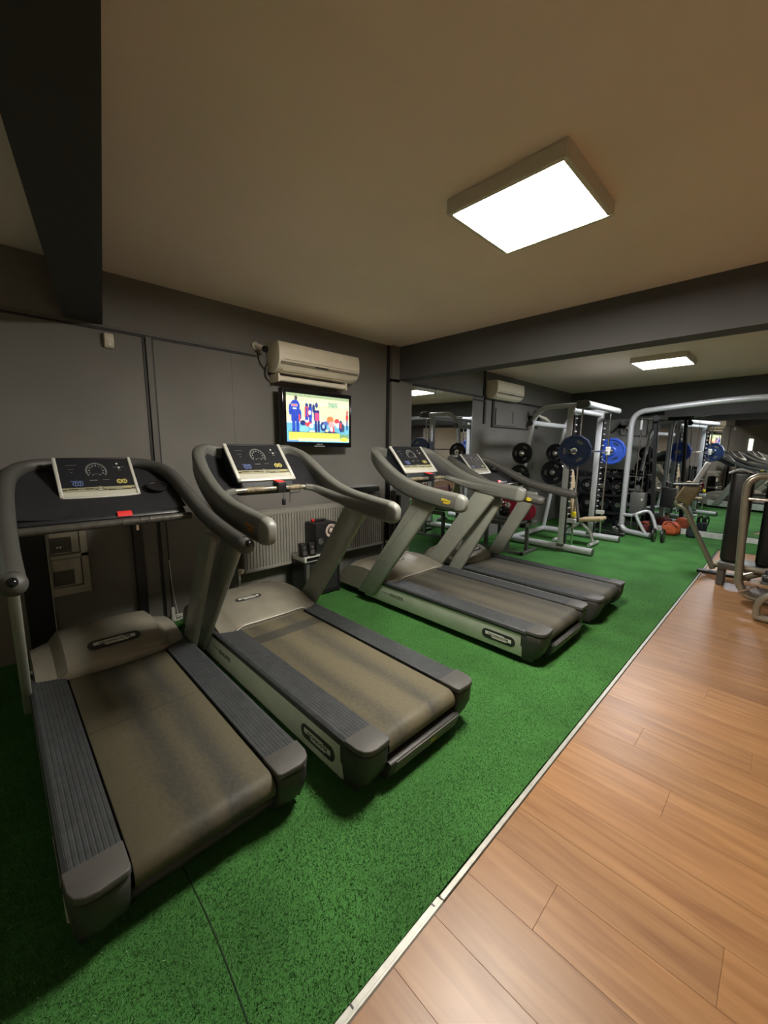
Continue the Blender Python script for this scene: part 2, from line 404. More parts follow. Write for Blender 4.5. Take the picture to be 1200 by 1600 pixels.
# horizontal trunking line of the wall
struct(MB().box((XW, .0, 2.315), (XW + .010, 1.86, 2.330)).build('trim_5', 'rail_dark'), 'dark shadow line along the wall trunking')
struct(MB().box((XW, -.4, 2.330), (XW + .018, 1.86, 2.352)).build('trim_6', 'trunk'), 'thin horizontal cable trunking')
struct(MB().box((XW, .925, .05), (XW + .006, .945, 2.315)).box((XW, .985, .05), (XW + .006, 1.0, 2.315)).build('trim_7', 'rail_dark'), 'dark strips standing for shadows beside the vertical trunking')  # shadows on both sides of the trunking, set as dark strips
struct(MB().box((XW, .945, .05), (XW + .02, .985, 2.32), .002, 1).build('trim_8', 'trunk'), 'vertical cable trunking on the wall')
struct(MB().box((XW, 1.62, 0.95), (XW + .003, 1.63, 2.3)).build('trim_9', 'wall'), 'faint board joint in the wall')
# plinth pieces between the first two treadmills
struct(MB().box((XW, .985, .028), (XW + .02, 1.6, .052), .002, 1).box((XW, .985, -.01), (XW + .02, 1.6, .018), .002, 1).build('baseboard_left', 'skirt'), 'pale double plinth strip')
# trunking of the rear left wall
struct(MB().box((XW, 3.97, 2.305), (XW + .02, 8.3, 2.33)).box((XW, 5.72, 2.33), (XW + .02, 5.76, ZC)).box((XW, 6.0, 1.86), (XW + .02, 6.06, 2.305)).box((XW, 5.75, 1.90), (XW + .02, 5.80, 2.305))
       .box((XW, 5.45, 2.25), (XW + .015, 5.75, 2.27)).box((XW, 6.06, 1.86), (XW + .015, 7.3, 1.88)).build('trim_10', 'rail_dark'), 'dark pipe lines on the rear left wall')

# ---- laminate: every plank is a piece of the floor
pl = struct(MB().box((-0.665, YN, -0.012), (XR, 8.95, -0.004)).build('floor_laminate', 'rail_dark'), 'orange-brown laminate floor')
pitch, L = 0.190, 1.29
xe, row, y = XR, 0, -0.83
plank_cache = {}
def plank(x0, x1, y0, y1):
    key = (round(x1 - x0, 3), round(y1 - y0, 3))
    if key not in plank_cache:
        m = MB().box((0, 0.0003, -.004), (key[0] - .0005, key[1] - .0003, 0.004), .0006, 1)
        o = m.build('plank', 'wood', origin=(0, 0, 0)); plank_cache[key] = o.data
    else:
        o = bpy.data.objects.new('plank', plank_cache[key]); C.objects.link(o)
    o.parent = pl; o.location = (x0, y0, 0); return o
offs = [0.0, 0.47, 0.86, 0.25, 1.05, 0.62]
while y < rear_y(0) - 0.35:
    x = -0.640 - offs[row % 6] * 1.0
    while x < 2.6:
        a = max(x, -0.640); b = min(x + L, 2.69)
        if b - a > 0.03: plank(a, b, y, y + pitch)
        x += L
    y += pitch; row += 1

# ---- turf
turf = struct(MB().box((XW, YN, -0.012), (-0.672, 9.35, 0.000)).box((-0.672, 7.9, -0.012), (XR, 8.9, 0.012)).build('floor_turf', 'turf_base'), 'green artificial turf')
tag(turf, kind='structure')
def blades(n, x0, x1, y0, y1, hmax, wid, name):
    px = rng.uniform(x0, x1, n); py = y0 + (y1 - y0) * rng.beta(1.5, 2.9, n)
    # the lengths of turf meet in a seam near the camera
    seam = (np.abs(py - (0.33 + 0.02 * np.sin(px * 4))) < 0.004) & (px > -1.7)
    keep = ~seam; px, py = px[keep], py[keep]; n = len(px)
    a = rng.uniform(0, 2 * PI, n); h = rng.uniform(.5, 1, n) * hmax; t = rng.normal(0, .55, (n, 2)) * h[:, None]
    base = np.stack([px, py, np.full(n, -0.001)], 1); d = np.stack([np.cos(a), np.sin(a), np.zeros(n)], 1) * wid / 2
    co = np.stack([base - d, base + d, base + np.concatenate([t, h[:, None]], 1)], 1).reshape(-1, 3)
    me = bpy.data.meshes.new(name); me.vertices.add(3 * n); me.vertices.foreach_set('co', co.ravel())
    me.loops.add(3 * n); me.loops.foreach_set('vertex_index', np.arange(3 * n, dtype=np.int32))
    me.polygons.add(n); me.polygons.foreach_set('loop_start', np.arange(0, 3 * n, 3, dtype=np.int32)); me.update(calc_edges=True)
    k = rng.uniform(0, 1, n); c = np.ones((n, 3, 4))
    v = 0.80 + 0.45 * k
    c[:, :, 0] = (0.046 * v + 0.09 * (k > .93))[:, None]; c[:, :, 1] = (0.142 * v + 0.15 * (k > .93))[:, None]; c[:, :, 2] = (0.034 * v + 0.08 * (k > .93))[:, None]
    at = me.color_attributes.new('Col', 'FLOAT_COLOR', 'CORNER'); at.data.foreach_set('color', c.ravel().astype(np.float32))
    me.materials.append(M['blade']); o = bpy.data.objects.new(name, me); C.objects.link(o); o.parent = turf; o['kind'] = 'stuff'; return o
blades(520000, -3.59, -.668, -1.3, 6.0, .010, .0030, 'turf_pile')
sm_ = MB()
for k in range(40):
    xa, xb = -1.7 + k * .0257, -1.7 + (k + 1) * .0257; ya_, yb_ = .33 + .02 * math.sin(xa * 4), .33 + .02 * math.sin(xb * 4)
    sm_.bm.faces.new([sm_.bm.verts.new(q) for q in ((xa, ya_ - .0017, .0025), (xb, yb_ - .0017, .0025), (xb, yb_ + .0017, .0025), (xa, ya_ + .0017, .0025))])
sm_.build('turf_seam', 'turf_dark', turf, origin=(0, 0, 0))
# aluminium strip between turf and laminate, in two lengths
thr = struct(MB().box((-.668, YN, -.006), (-.640, .93, .007), .002, 1).box((-.650, YN, .004), (-.642, .93, .010), .001, 1).build('trim_11', 'strip_white'), 'pale threshold strip between turf and laminate')
struct(MB().box((-.664, .934, -.006), (-.643, 6.9, .006), .002, 1).box((-.650, .934, .003), (-.644, 6.9, .009), .001, 1).build('trim_12', 'strip_white'), 'pale threshold strip further down the room')
for yy in (.545, .895):
    o = MB().box((-.668, yy, .0068), (-.654, yy + .005, .0082)).build('slot', 'black', thr, origin=(0, 0, 0))
struct(MB().prism([(-1.75, rear_y(-1.75) - .07), (1.2, rear_y(1.2) - .07), (1.2, rear_y(1.2) - .0), (-1.75, rear_y(-1.75) - .0)], 'z', 0.0, .09).build('baseboard_rear', 'skirt'), 'pale plinth under the end mirror')

# ---- mirrors
m1 = MB().box((XW, 3.985, .03), (XW + .012, 5.42, 2.30)).build('wall_mirror', 'mirror', origin=(XW, 4.7, 0.03))
tag(m1, 'tall frameless mirror on the left wall beyond the pilaster', 'mirror')
for a in (3.977, 5.42): MB().box((XW, a, .03), (XW + .015, a + .008, 2.30)).build('edge_strip', 'edge', m1, origin=(XW, 4.7, 0.03))
def ry(x, d): return (x, rear_y(x) - d)
m2 = empty('end_wall_mirror', 'wide mirror covering the end wall behind the cable machine', 'mirror', (-1, rear_y(-1), .1))
for a, b in ((-2.85, -1.25), (-1.244, .40), (.406, 2.2)):
    MB().prism([ry(a, .012), ry(b, .012), ry(b, 0), ry(a, 0)], 'z', .10, 2.12).build('mirror_pane', 'mirror', m2)

# ---- ceiling lamps
def panel_lamp(x0, x1, y0, y1, spec, label):
    t = empty('ceiling_lamp', label, 'lamp', ((x0 + x1) / 2, (y0 + y1) / 2, ZC), None)
    b = .025
    fr = MB()
    fr.box((x0 - b, y0 - b, ZC - .07), (x1 + b, y0, ZC), .003, 1).box((x0 - b, y1, ZC - .07), (x1 + b, y1 + b, ZC), .003, 1)
    fr.box((x0 - b, y0, ZC - .07), (x0, y1, ZC), .003, 1).box((x1, y0, ZC - .07), (x1 + b, y1, ZC), .003, 1)
    fr.build('lamp_frame', 'lampbox', t)
    em = mat('lamp_diffuser', (0.9, 0.9, 0.85), 0.5, emit=spec)
    MB().box((x0, y0, ZC - .066), (x1, y1, ZC - .05)).build('diffuser', em, t)
    return t
panel_lamp(-1.34, -.80, 1.78, 2.32, LAMP_NEAR, 'large square lit ceiling panel above the treadmills')
panel_lamp(-1.68, -1.10, 6.28, 6.86, LAMP_FAR, 'smaller looking lit ceiling panel beyond the beam')
panel_lamp(1.55, 2.10, -1.75, -1.20, LAMP_FILL, 'added fill panel on the ceiling, unseen, behind the viewer at the right')  # unseen panel, added to brighten ceiling and walls

# ---------------------------------------------------------------- treadmills
# local frame: origin on the floor under the rear end, -x runs forward to the wall, y across, z up
def V3(f, w_, z): return (-f, w_, z)
def console_image(seed, faded=False):
    H, W = 72, 110
    im = np.zeros((H, W, 3)); im[:] = (0.15, 0.155, 0.17)
    yy, xx = np.mgrid[0:H, 0:W]
    def blob(x, y, r, c): im[(xx - x) ** 2 + (yy - y) ** 2 <= r * r] = c
    def ring(x, y, r, c, t=0.7, a0=-400, a1=400):
        ang = np.degrees(np.arctan2(-(yy - y), xx - x)); d = np.hypot(xx - x, yy - y)
        im[(abs(d - r) < t) & (ang > a0) & (ang < a1)] = c
    def bar(x0, y0, x1, y1, c): im[int(y0):int(y1), int(x0):int(x1)] = c
    g = (0.42, 0.43, 0.42)
    ring(55, 24, 15, g, 1.3, -35, 400); ring(55, 24, 15, g, 1.3, -400, -145)
    for k in range(9):
        a = math.radians(-25 + k * 28); blob(55 + 10.5 * math.cos(a), 24 - 10.5 * math.sin(a), 1.0, (0.62, 0.62, 0.60))
    bar(48, 31, 51, 33, g); bar(58, 31, 62, 33, g); bar(52, 30, 57, 31, g)
    for x, y in ((12, 12), (16, 12), (20, 12), (24, 12), (15, 20), (19, 20), (17, 26), (83, 17), (87, 17), (94, 17), (98, 17), (89, 23), (92, 23)):
        bar(x, y, x + 3, y + 1, g)
    for x, y in ((90, 10), (92, 18)): blob(x, y, 1.6, (0.85, 0.85, 0.82))
    bar(42, 42, 54, 44, (0.38, 0.39, 0.38)); bar(62, 42, 73, 43, (0.38, 0.39, 0.38))
    for x in (20, 27): ring(x, 48, 3.6, (0.36, 0.42, 0.62)); bar(x, 46, x + 1, 50, (0.5, 0.55, 0.7))
    bar(14, 43, 33, 44, (0.36, 0.42, 0.62))
    for x in (87, 95): ring(x, 46, 3.4, (0.78, 0.74, 0.42), 0.9); blob(x, 46, 1.2, (0.78, 0.74, 0.42))
    # bottom band with the round button
    im[56:64] = (0.60, 0.59, 0.50)
    y_ = 60 + 2.0 * np.sin((xx - 55) / 18.0)
    im[(np.abs(yy - y_) < 0.9) & (yy >= 56) & (yy < 64)] = (0.22, 0.21, 0.15)
    bar(90, 57, 104, 59, (0.75, 0.70, 0.40))
    blob(55, 59, 5, (0.70, 0.70, 0.62)); ring(55, 59, 4.2, (0.36, 0.36, 0.30)); bar(52, 58, 59, 60, (0.5, 0.5, 0.42))
    im[64:] = (0.74, 0.74, 0.68)
    if faded:
        r = np.random.default_rng(seed); n = r.uniform(0, 1, (H, W, 1)); im = im * 0.7 + 0.12 + n * 0.22 * (n > .5)
    return im

def stadium(L_, h, k=8):
    r = h / 2; p = []
    for j in range(k + 1): a = -PI / 2 + PI * j / k; p.append((L_ / 2 - r + r * math.cos(a), r * math.sin(a)))
    for j in range(k + 1): a = PI / 2 + PI * j / k; p.append((-L_ / 2 + r + r * math.cos(a), r * math.sin(a)))
    return p
def plate_on(name, poly, thick, material, parent, mtx):
    return MB().prism(poly, 'z', 0, thick, min(thick * .3, .001), 1).xform(mtx).build(name, material, parent)
def wordmark(parent, mtx, w_, oval=True, border='logo_white', ink='logo_black'):
    """oval badge with the stepped outline plate and its word"""
    h = w_ * 0.27
    base = plate_on('badge', stadium(w_, h), .002, 'logo_black', parent, mtx) if oval else parent
    m2 = mtx @ Matrix.Translation((0, 0, .002))
    q = w_ * .39; t = h * .20
    step = [(-q, t * 1.35), (-q, -t * .35), (-q * .55, -t * .35), (-q * .45, -t * 1.35), (q * .62, -t * 1.35), (q * .66, -t * .85), (q, -t * .85), (q, t * .9), (q * .5, t * .9), (q * .42, t * 1.35)]
    plate_on('badge_plate', step, .001, border, base if oval else parent, m2)
    text_mesh('lettering', 'TECHNOGYM', h * .36, ink, base if oval else parent, m2 @ Matrix.Translation((0, 0, .0012)), squash=0.62 * w_ * .78 / (h * .36 * 4.1) if False else 0.95)
    return base
def small_logo(parent, mtx, w_, ground, ink):
    h = w_ * .42
    step = [(-w_ / 2, h * .5), (-w_ / 2, -h * .1), (-w_ * .3, -h * .1), (-w_ * .25, -h * .5), (w_ * .35, -h * .5), (w_ * .38, -h * .25), (w_ / 2, -h * .25), (w_ / 2, h * .35), (w_ * .2, h * .35), (w_ * .15, h * .5)]
    o = plate_on('logo_tab', step, .0012, ground, parent, mtx)
    text_mesh('lettering', 'TECHNOGYM', h * .30, ink, o, mtx @ Matrix.Translation((0, 0, .0014)), squash=0.9)
    return o

def loft_hood(parent, kind):
    if kind == 'A':
        prof = [(1.455, .268), (1.462, .286), (1.56, .318), (1.70, .346), (1.86, .358), (2.02, .345), (2.13, .305), (2.20, .24), (2.23, .15), (2.235, .06)]
        sh, half, edge = .030, .30, .402
    else:
        prof = [(1.44, .262), (1.45, .297), (1.50, .338), (1.60, .382), (1.74, .404), (1.90, .390), (2.02, .35), (2.10, .28), (2.14, .17), (2.145, .06)]
        sh, half, edge = .070, .27, .395
    m = MB(); P = curve([(p[0], 0, p[1]) for p in prof], 4); nu = len(P) - 1
    ws = [-edge, -edge + .004, -edge + .03, -half - .03, -half, -half + .02, -half * .5, 0, half * .5, half - .02, half, half + .03, edge - .03, edge - .004, edge]
    top = []
    for i, p in enumerate(P):
        rowv = []
        for j, wv in enumerate(ws):
            a = abs(wv); z = p.z; fr = min(1, max(0, (p.z - .1) / .2))
            if a > half - .03: z -= sh * fr * min(1, (a - half + .03) / .06)
            if a > half + .02: z -= sh * .5 * fr * (a - half - .02) / (edge - half)
            f = p.x + (0.045 if kind == 'B' and i < 6 else .012) * ((wv / edge) ** 2 if i < 8 else 0) * (1 if kind == 'B' else .6)
            if a > edge - .001: z = .08
            rowv.append(m.bm.verts.new(V3(f, wv, z)))
        top.append(rowv)
    for i in range(len(top) - 1):
        for j in range(len(ws) - 1): m.bm.faces.new([top[i][j], top[i + 1][j], top[i + 1][j + 1], top[i][j + 1]])
    # close the rear edge down to the belt
    low = [m.bm.verts.new((v.co.x, v.co.y, .244 if abs(v.co.y) < .395 else .08)) for v in top[0]]
    for j in range(len(ws) - 1): m.bm.faces.new([low[j], top[0][j], top[0][j + 1], low[j + 1]])
    h = m.build('hood', 'hood', parent, sharp=0.5)
    lip = MB(); lipz = prof[1][1] - .012
    lp = [V3(1.452 + (.045 if kind == 'B' else .008) * (w_ / .4) ** 2, w_, lipz - (sh * .9 * (1 if abs(w_) > half else 0))) for w_ in (-.385, -.31, -.24, -.12, 0, .12, .24, .31, .385)]
    lip.tube(lp, .0035, 6, smooth=3); lip.build('hood_edge', 'frame_silver' if kind == 'A' else 'cream_dk', h)
    # badge on the slope that faces the runner
    if kind == 'A':
        mt = basis(V3(1.735, -.06, .3525), (0, 1, 0), (-1, 0, .12))
        wordmark(h, mt, .21)
    else:
        mt = basis(V3(1.555, 0.0, .3665), (0, 1, 0), (-1, 0, .42))
        wordmark(h, mt, .285)
    return h

def belt(parent, material, half=.252, zt=.246):
    rr_ = .056
    prof = [(1.60, zt), (1.0, zt), (.4, zt), (.12, zt)] + [(.076 - rr_ * math.sin(a), zt - rr_ + rr_ * math.cos(a)) for a in [PI * k / 14 for k in range(15)]] + [(.3, zt - 2 * rr_)]
    P = [Vector((p[0], 0, p[1])) for p in prof]; m = MB(); ws = [-half, -half + .004, half - .004, half]
    g = [[m.bm.verts.new(V3(p.x, w_, p.z - (.003 if k in (0, 3) and p.z > .2 else 0))) for k, w_ in enumerate(ws)] for p in P]
    for i in range(len(g) - 1):
        for j in range(3): m.bm.faces.new([g[i][j], g[i + 1][j], g[i + 1][j + 1], g[i][j + 1]])
    o = m.build('running_belt', material, parent, sharp=1.3)
    MB().tube([V3(.076, -half + .006, zt - .056), V3(.076, half - .006, zt - .056)], .052, 20).build('roller', 'black', parent)
    return o

def treadmill(name, label, kind, belt_m, loc, scale=1.0, wscale=1.0, faded=False, key='box'):
    t = empty(name, label, 'treadmill', (0, 0, 0), 'treadmills in a row on the turf'); t['_o'] = (0, 0, 0)
    # black underframe, feet
    u = MB(); u.box(V3(2.05, -.37, .045), V3(.12, .37, .232), .01, 1)
    u.build('underframe', 'black_matte', t)
    for f, sy in ((.40, -1), (.40, 1), (1.95, -1), (1.95, 1)):
        MB().lathe([(.020, 0), (.030, .002), (.030, .014), (.014, .018), (.012, .06)], V3(f, sy * .33, 0), 'z', 16).build('foot', 'black', t)
    belt(t, belt_m)
    for sy in (-1, 1):
        # ribbed foot strip: real ridges along its length
        rib = []; w0, w1 = .262, .408; n = 9
        for k in range(n):
            a = w0 + (w1 - w0) * k / n; d = (w1 - w0) / n
            rib += [(sy * a, .2545), (sy * (a + d * .15), .2560), (sy * (a + d * .75), .2560), (sy * (a + d * .9), .2545)]
        poly = [(sy * w0, .236)] + rib + [(sy * w1, .2545), (sy * (w1 + .012), .247), (sy * (w1 + .014), .228), (sy * w0, .228)]
        MB().prism(poly, 'x', -1.60, -.135).build('foot_strip', 'strip', t, sharp=0.3)
        # dark lip under the strip, silver side panel
        MB().box(V3(1.70, min(sy * .396, sy * .424), .214), V3(.12, max(sy * .396, sy * .424), .237), .004, 1).build('side_lip', 'black', t)
        pa = MB().prism([(sy * .385, .052), (sy * .416, .052), (sy * .423, .06), (sy * .419, .214), (sy * .385, .214)], 'x', -1.80, -.150, .002, 1).build('side_panel', 'panel' if kind == 'A' else 'panel', t)
        MB().box(V3(1.80, min(sy * .4185, sy * .4205), .208), V3(.150, max(sy * .4185, sy * .4205), .2135)).build('bright_edge', 'frame_silver', pa)
        mt = basis(V3(.335, sy * .4222, .135), (1 if sy < 0 else -1, 0, 0), (0, -sy * .03, 1))
        wordmark(pa, mt, .27)
        mt = basis(V3(1.44, sy * .4222, .150), (1 if sy < 0 else -1, 0, 0), (0, -sy * .03, 1))
        text_mesh('lettering', 'EXCITE', .036, 'ink', pa, mt @ Matrix.Translation((.07, 0, .0006)), squash=1.35)
        plate_on('mark', [(-.05, -.002), (.05, -.002), (.05, .002), (-.05, .002)], .0006, 'ink', pa, mt @ Matrix.Translation((-.07, .004, 0)))
        # corner cap at the rear end of the strip
        cp = [(-.135, sy * .258), (-.016, sy * .258), (-.004, sy * .268), (.002, sy * .350), (-.004, sy * .382), (-.022, sy * .406), (-.055, sy * .419), (-.135, sy * .424)]
        MB().prism(cp, 'z', .2325, .2600, .0055, 3).build('corner_cap', 'char_lt', t)
        # rear bumper corner, tapering in towards the floor
        m = MB(); rings = []
        for z, q in ((.2275, -.006), (.2235, 0), (.15, -.004), (.09, -.022), (.05, -.045), (.028, -.07)):
            ring = [(-.160, sy * .262), (-.022 + q * 1.4, sy * .262), (-.008 + q * 1.3, sy * .275), (-.002 + q * 1.2, sy * .345), (-.010 + q * 1.1, sy * (.385 + q * .4)), (-.030 + q * .9, sy * (.408 + q * .4)), (-.075, sy * (.421 + q * .35)), (-.160, sy * (.424 + q * .3))]
            rings.append([m.bm.verts.new((a, b_, z)) for a, b_ in ring])
        for i in range(len(rings) - 1):
            for j in range(8): m.bm.faces.new([rings[i][j], rings[i][(j + 1) % 8], rings[i + 1][(j + 1) % 8], rings[i + 1][j]])
        m.bm.faces.new(rings[0]); m.bm.faces.new(rings[-1][::-1])
        bmesh.ops.subdivide_edges(m.bm, edges=m.bm.edges[:], cuts=1, use_grid_fill=True)
        m.build('bumper_corner', 'char', t, sharp=1.0)
        # upright
        if kind == 'A':
            po = [(-1.875, .09), (-1.655, .09), (-.945, 1.03), (-.965, 1.075), (-1.155, 1.085)]
            a, b_ = sy * .424, sy * .460
        else:
            po = [(-1.68, .09), (-1.51, .09), (-.985, 1.03), (-1.00, 1.07), (-1.15, 1.08)]
            a, b_ = sy * .412, sy * .455
        up = MB().prism(po, 'y', min(a, b_), max(a, b_), .012, 3).build('upright', 'upright', t)
        # groove line on the outer face
        MB().prism([(po[0][0] + .05, .16), (po[0][0] + .053, .16), (po[4][0] + .053, 1.0), (po[4][0] + .05, 1.0)], 'y', sy * .4596 if kind == 'A' else sy * .4546, sy * .4606 if kind == 'A' else sy * .4556).build('groove', 'char_lt', up)
    # rear crossbar between the bumper corners, with insert and logo
    m = MB(); cr = [(-.160, .132), (-.010, .132), (.001, .126), (-.003, .10), (-.022, .050), (-.050, .028), (-.160, .028)] if kind == 'A' else [(-.20, .11), (-.075, .11), (-.065, .09), (-.09, .05), (-.11, .03), (-.20, .03)]
    cb = m.prism(cr, 'y', -.264, .264, .004, 2).build('bumper_bar', 'char', t)
    if kind == 'A':
      ins = MB().prism([(-.020, .126), (.0040, .123), (.000, .100), (-.0180, .050), (-.05, .050)], 'y', -.225, .258, .003, 2).build('bumper_insert', 'insert', t)
      small_logo(ins, basis((-.0055, .05, .084), (0, 1, 0), (.34, 0, .94)), .046, 'logo_yellow', 'ink')
    loft_hood(t, kind)
    # power lead at the front
    MB().tube([V3(2.19, -.25, .16), V3(2.26, -.26, .2), V3(2.27, -.27, .12), V3(2.2, -.28, .04)], .005, 6, smooth=5).build('cable_loop', 'white', t)
    # --- console
    th = math.atan2(.24, .22)
    d = Vector((-math.cos(th), 0, math.sin(th))); nrm = Vector((math.sin(th), 0, math.cos(th)))
    if kind == 'A': c0 = Vector(V3(1.475, 0, 1.262)); hw = .225; sl = .335
    else: c0 = Vector(V3(1.475, 0, 1.262)); hw = .195; sl = .315
    if kind == 'A':
        body = MB().prism([(-1.475, 1.262), (-1.70, 1.507), (-1.745, 1.505), (-1.80, 1.36), (-1.74, 1.24), (-1.50, 1.19), (-1.455, 1.215)], 'y', -.205, .205, .015, 3)
    else:
        body = MB().prism([(-1.475, 1.262), (-1.688, 1.488), (-1.725, 1.485), (-1.76, 1.39), (-1.66, 1.30), (-1.50, 1.235)], 'y', -.18, .18, .012, 3)
    cb_ = body.build('console', 'console_back', t)
    fm = basis(c0 + d * (sl / 2) + nrm * .004, (0, 1, 0), d)   # face plane: x across, y up-slope, z out
    r_ = .018; fr = MB()
    arm = .026 if kind == 'A' else .018
    fr.box((-hw, -sl / 2, -.006), (-hw + arm, sl / 2, .012), .005, 3).box((hw - arm, -sl / 2, -.006), (hw, sl / 2, .012), .005, 3)
    fr.box((-hw, -sl / 2, -.010), (hw, -sl / 2 + .030, .012), .005, 3)
    fr.xform(fm).build('console_frame', 'frame_silver', t)
    MB().box((-hw + .01, sl / 2 - .012, -.01), (hw - .01, sl / 2, .008), .004, 2).xform(fm).build('console_hood_edge', 'black', cb_)
    raster('display', console_image(int(loc[1] * 10), faded), 2 * hw - 2 * arm, sl - .040, 'display', t, fm @ Matrix.Translation((0, .0095, .006)))
    # --- rails
    if kind == 'A':
        R = [(.70, .452, 1.092), (.9, .452, 1.112), (1.1, .450, 1.140), (1.27, .446, 1.185), (1.42, .440, 1.25), (1.55, .430, 1.33), (1.66, .405, 1.405), (1.74, .355, 1.448), (1.775, .29, 1.462), (1.775, .21, 1.45)]
        for sy in (-1, 1):
            pts = curve([V3(f, sy * w_, z) for f, w_, z in R], 5); n = len(pts)
            sca = [((1.0, 1.0) if i < n * .45 else (1.0 + .1 * math.sin((i / n - .45) * 4), 1.0 - .30 * min(1, (i / n - .45) * 2.2))) for i in range(n)]
            rl = MB().sweep(pts, rrect(.074, .142, .030, 5), scale=sca).build('handrail', 'rail', t, sharp=1.0)
            # rounded end of the rail
            e = MB(); e0 = Vector(V3(.71, sy * .452, 1.092)); ep, es = [], []
            for k in range(9):
                a = PI / 2 * k / 8; ep.append(e0 + Vector((.075 * math.sin(a), 0, -.010 * math.sin(a)))); es.append((max(.05, .5 + .5 * math.cos(a)) * 1.005, max(.05, math.cos(a) ** .55) * 1.005))
            e.sweep(ep, rrect(.074, .142, .030, 5), scale=es).build('rail_end', 'rail_cap', rl, sharp=1.2)
            mt = basis(V3(.80, sy * .4902, 1.10), ((1 if sy < 0 else -1), 0, -.1 * (1 if sy < 0 else -1)), (0, 0, 1))
            small_logo(rl, mt, .085, 'logo_orange' if label.startswith('second') else 'logo_yellow', 'ink')
            # lower arm from rail to the front handle
            pts = curve([V3(.86, sy * .448, 1.106), V3(1.05, sy * .440, 1.125), V3(1.2, sy * .420, 1.14), V3(1.32, sy * .385, 1.17), V3(1.40, sy * .34, 1.20), V3(1.425, sy * .275, 1.213)], 5)
            n = len(pts); MB().sweep(pts, rrect(.068, .105, .030, 4), scale=[(1 - .42 * i / n, 1 - .62 * (i / n) ** .8) for i in range(n)]).build('rail_arm', 'rail', rl, sharp=1.0)
            # hollow between arm, rail and console
            g = MB()
            up_ = curve([V3(1.05, sy * .43, 1.15), V3(1.42, sy * .425, 1.28), V3(1.60, sy * .39, 1.40), V3(1.74, sy * .30, 1.46), V3(1.76, sy * .19, 1.46)], 4)
            lo_ = curve([V3(1.10, sy * .41, 1.12), V3(1.38, sy * .34, 1.19), V3(1.46, sy * .27, 1.20), V3(1.50, sy * .22, 1.21), V3(1.56, sy * .19, 1.24)], 4)
            for q in range(2):
                a_ = [g.bm.verts.new(p + Vector((-.012 * q, 0, -.006 * q))) for p in up_]; b2 = [g.bm.verts.new(p + Vector((-.012 * q, 0, -.006 * q))) for p in lo_]
                mid = [g.bm.verts.new((p + r2) / 2 + Vector((-.055 - .012 * q, 0, -.03))) for p, r2 in zip(up_, lo_)]
                for i in range(len(a_) - 1):
                    g.bm.faces.new([a_[i], a_[i + 1], mid[i + 1], mid[i]]); g.bm.faces.new([mid[i], mid[i + 1], b2[i + 1], b2[i]])
            g.build('side_hollow', 'tray', rl, sharp=1.2)
        tb = MB().tube([V3(1.425, -.30, 1.212), V3(1.43, -.2, 1.215), V3(1.43, .2, 1.215), V3(1.425, .30, 1.212)], .0165, 16).build('front_handle', 'tube', t)
        for a, b_ in ((-.19, -.06), (.13, .235)): MB().tube([V3(1.43, a, 1.215), V3(1.43, b_, 1.215)], .0185, 16).build('worn_grip', 'grip', tb)
        MB().tube([V3(1.426, .272, 1.213), V3(1.426, .284, 1.213)], .0225, 16).build('collar', 'black', tb)
        kb = MB().box(V3(1.48, .035, 1.190), V3(1.400, .105, 1.258), .008, 2).build('safety_key_box', 'black', t)
        MB().box(V3(1.475, .040, 1.2575), V3(1.405, .100, 1.264), .003, 2, rot=Matrix.Rotation(.18, 3, 'Y')).build('red_key_plate', 'red', kb)
        MB().tube([V3(1.41, .075, 1.192), V3(1.40, .078, 1.165), V3(1.40, .078, 1.14)], .002, 6).build('cord', 'black', kb)
        MB().box(V3(1.412, .066, 1.095), V3(1.395, .092, 1.142), .006, 2).build('clip', 'black', kb)
        # wire bottle holder under the console
        MB().tube([V3(1.45, .16, 1.2), V3(1.46, .16, 1.10), V3(1.46, .17, 1.10), V3(1.46, .17, 1.17), V3(1.46, .25, 1.17), V3(1.46, .25, 1.195)], .0022, 6).build('wire_holder', 'steel_grey', t)
        MB().box(V3(1.74, -.20, 1.17), V3(1.50, .20, 1.245), .012, 2).build('console_base', 'black', cb_)
    else:
        R = [(.60, .435, 1.085), (.75, .435, 1.105), (.95, .434, 1.140), (1.12, .430, 1.185), (1.28, .425, 1.25), (1.44, .415, 1.325), (1.58, .395, 1.39), (1.70, .345, 1.435), (1.765, .26, 1.458), (1.785, .14, 1.465), (1.79, 0, 1.467)]
        for sy in (-1, 1):
            pts = curve([V3(f, sy * w_, z) for f, w_, z in R], 5)
            sec = [(.041 * math.cos(2 * PI * k / 20), .046 * math.sin(2 * PI * k / 20)) for k in range(20)]; n = len(pts)
            rl = MB().sweep(pts, sec, scale=[(1, 1) if i < n * .55 else (1 - .35 * (i / n - .55) / .45, 1 - .45 * (i / n - .55) / .45) for i in range(n)]).build('handrail', 'rail_b', t, sharp=1.2)
            MB().lathe([(.02, -.01), (.0445, 0), (.044, .014), (.038, .030), (.026, .043), (.012, .050), (0, .052)], V3(.60, sy * .435, 1.083), 'x', 24).build('ball_end', 'rail_b', rl, sharp=1.2)
            e = MB().lathe([(.016, -.004), (.019, .012), (.015, .026), (.008, .033), (0, .035)], V3(.575, sy * .435, 1.098), 'x', 20).build('thumb_inlay', 'black_gloss', rl)
            mt = basis(V3(.70, sy * .4765, 1.095), ((1 if sy < 0 else -1), 0, -.1 * (1 if sy < 0 else -1)), (0, 0, 1))
            small_logo(rl, mt, .075, 'logo_yellow', 'ink')
        # wide tray round the console with cup wells
        tr = MB()
        def tray(u, v):
            s = -1 + 2 * v; f = 1.30 + .46 * u; w_ = s * (.395 - .10 * max(0, u - .55))
            z = 1.205 + (.235 * u) + .018 * abs(s) ** 3
            return Vector(V3(f, w_, z - .012))
        tr.grid(tray, 14, 16)
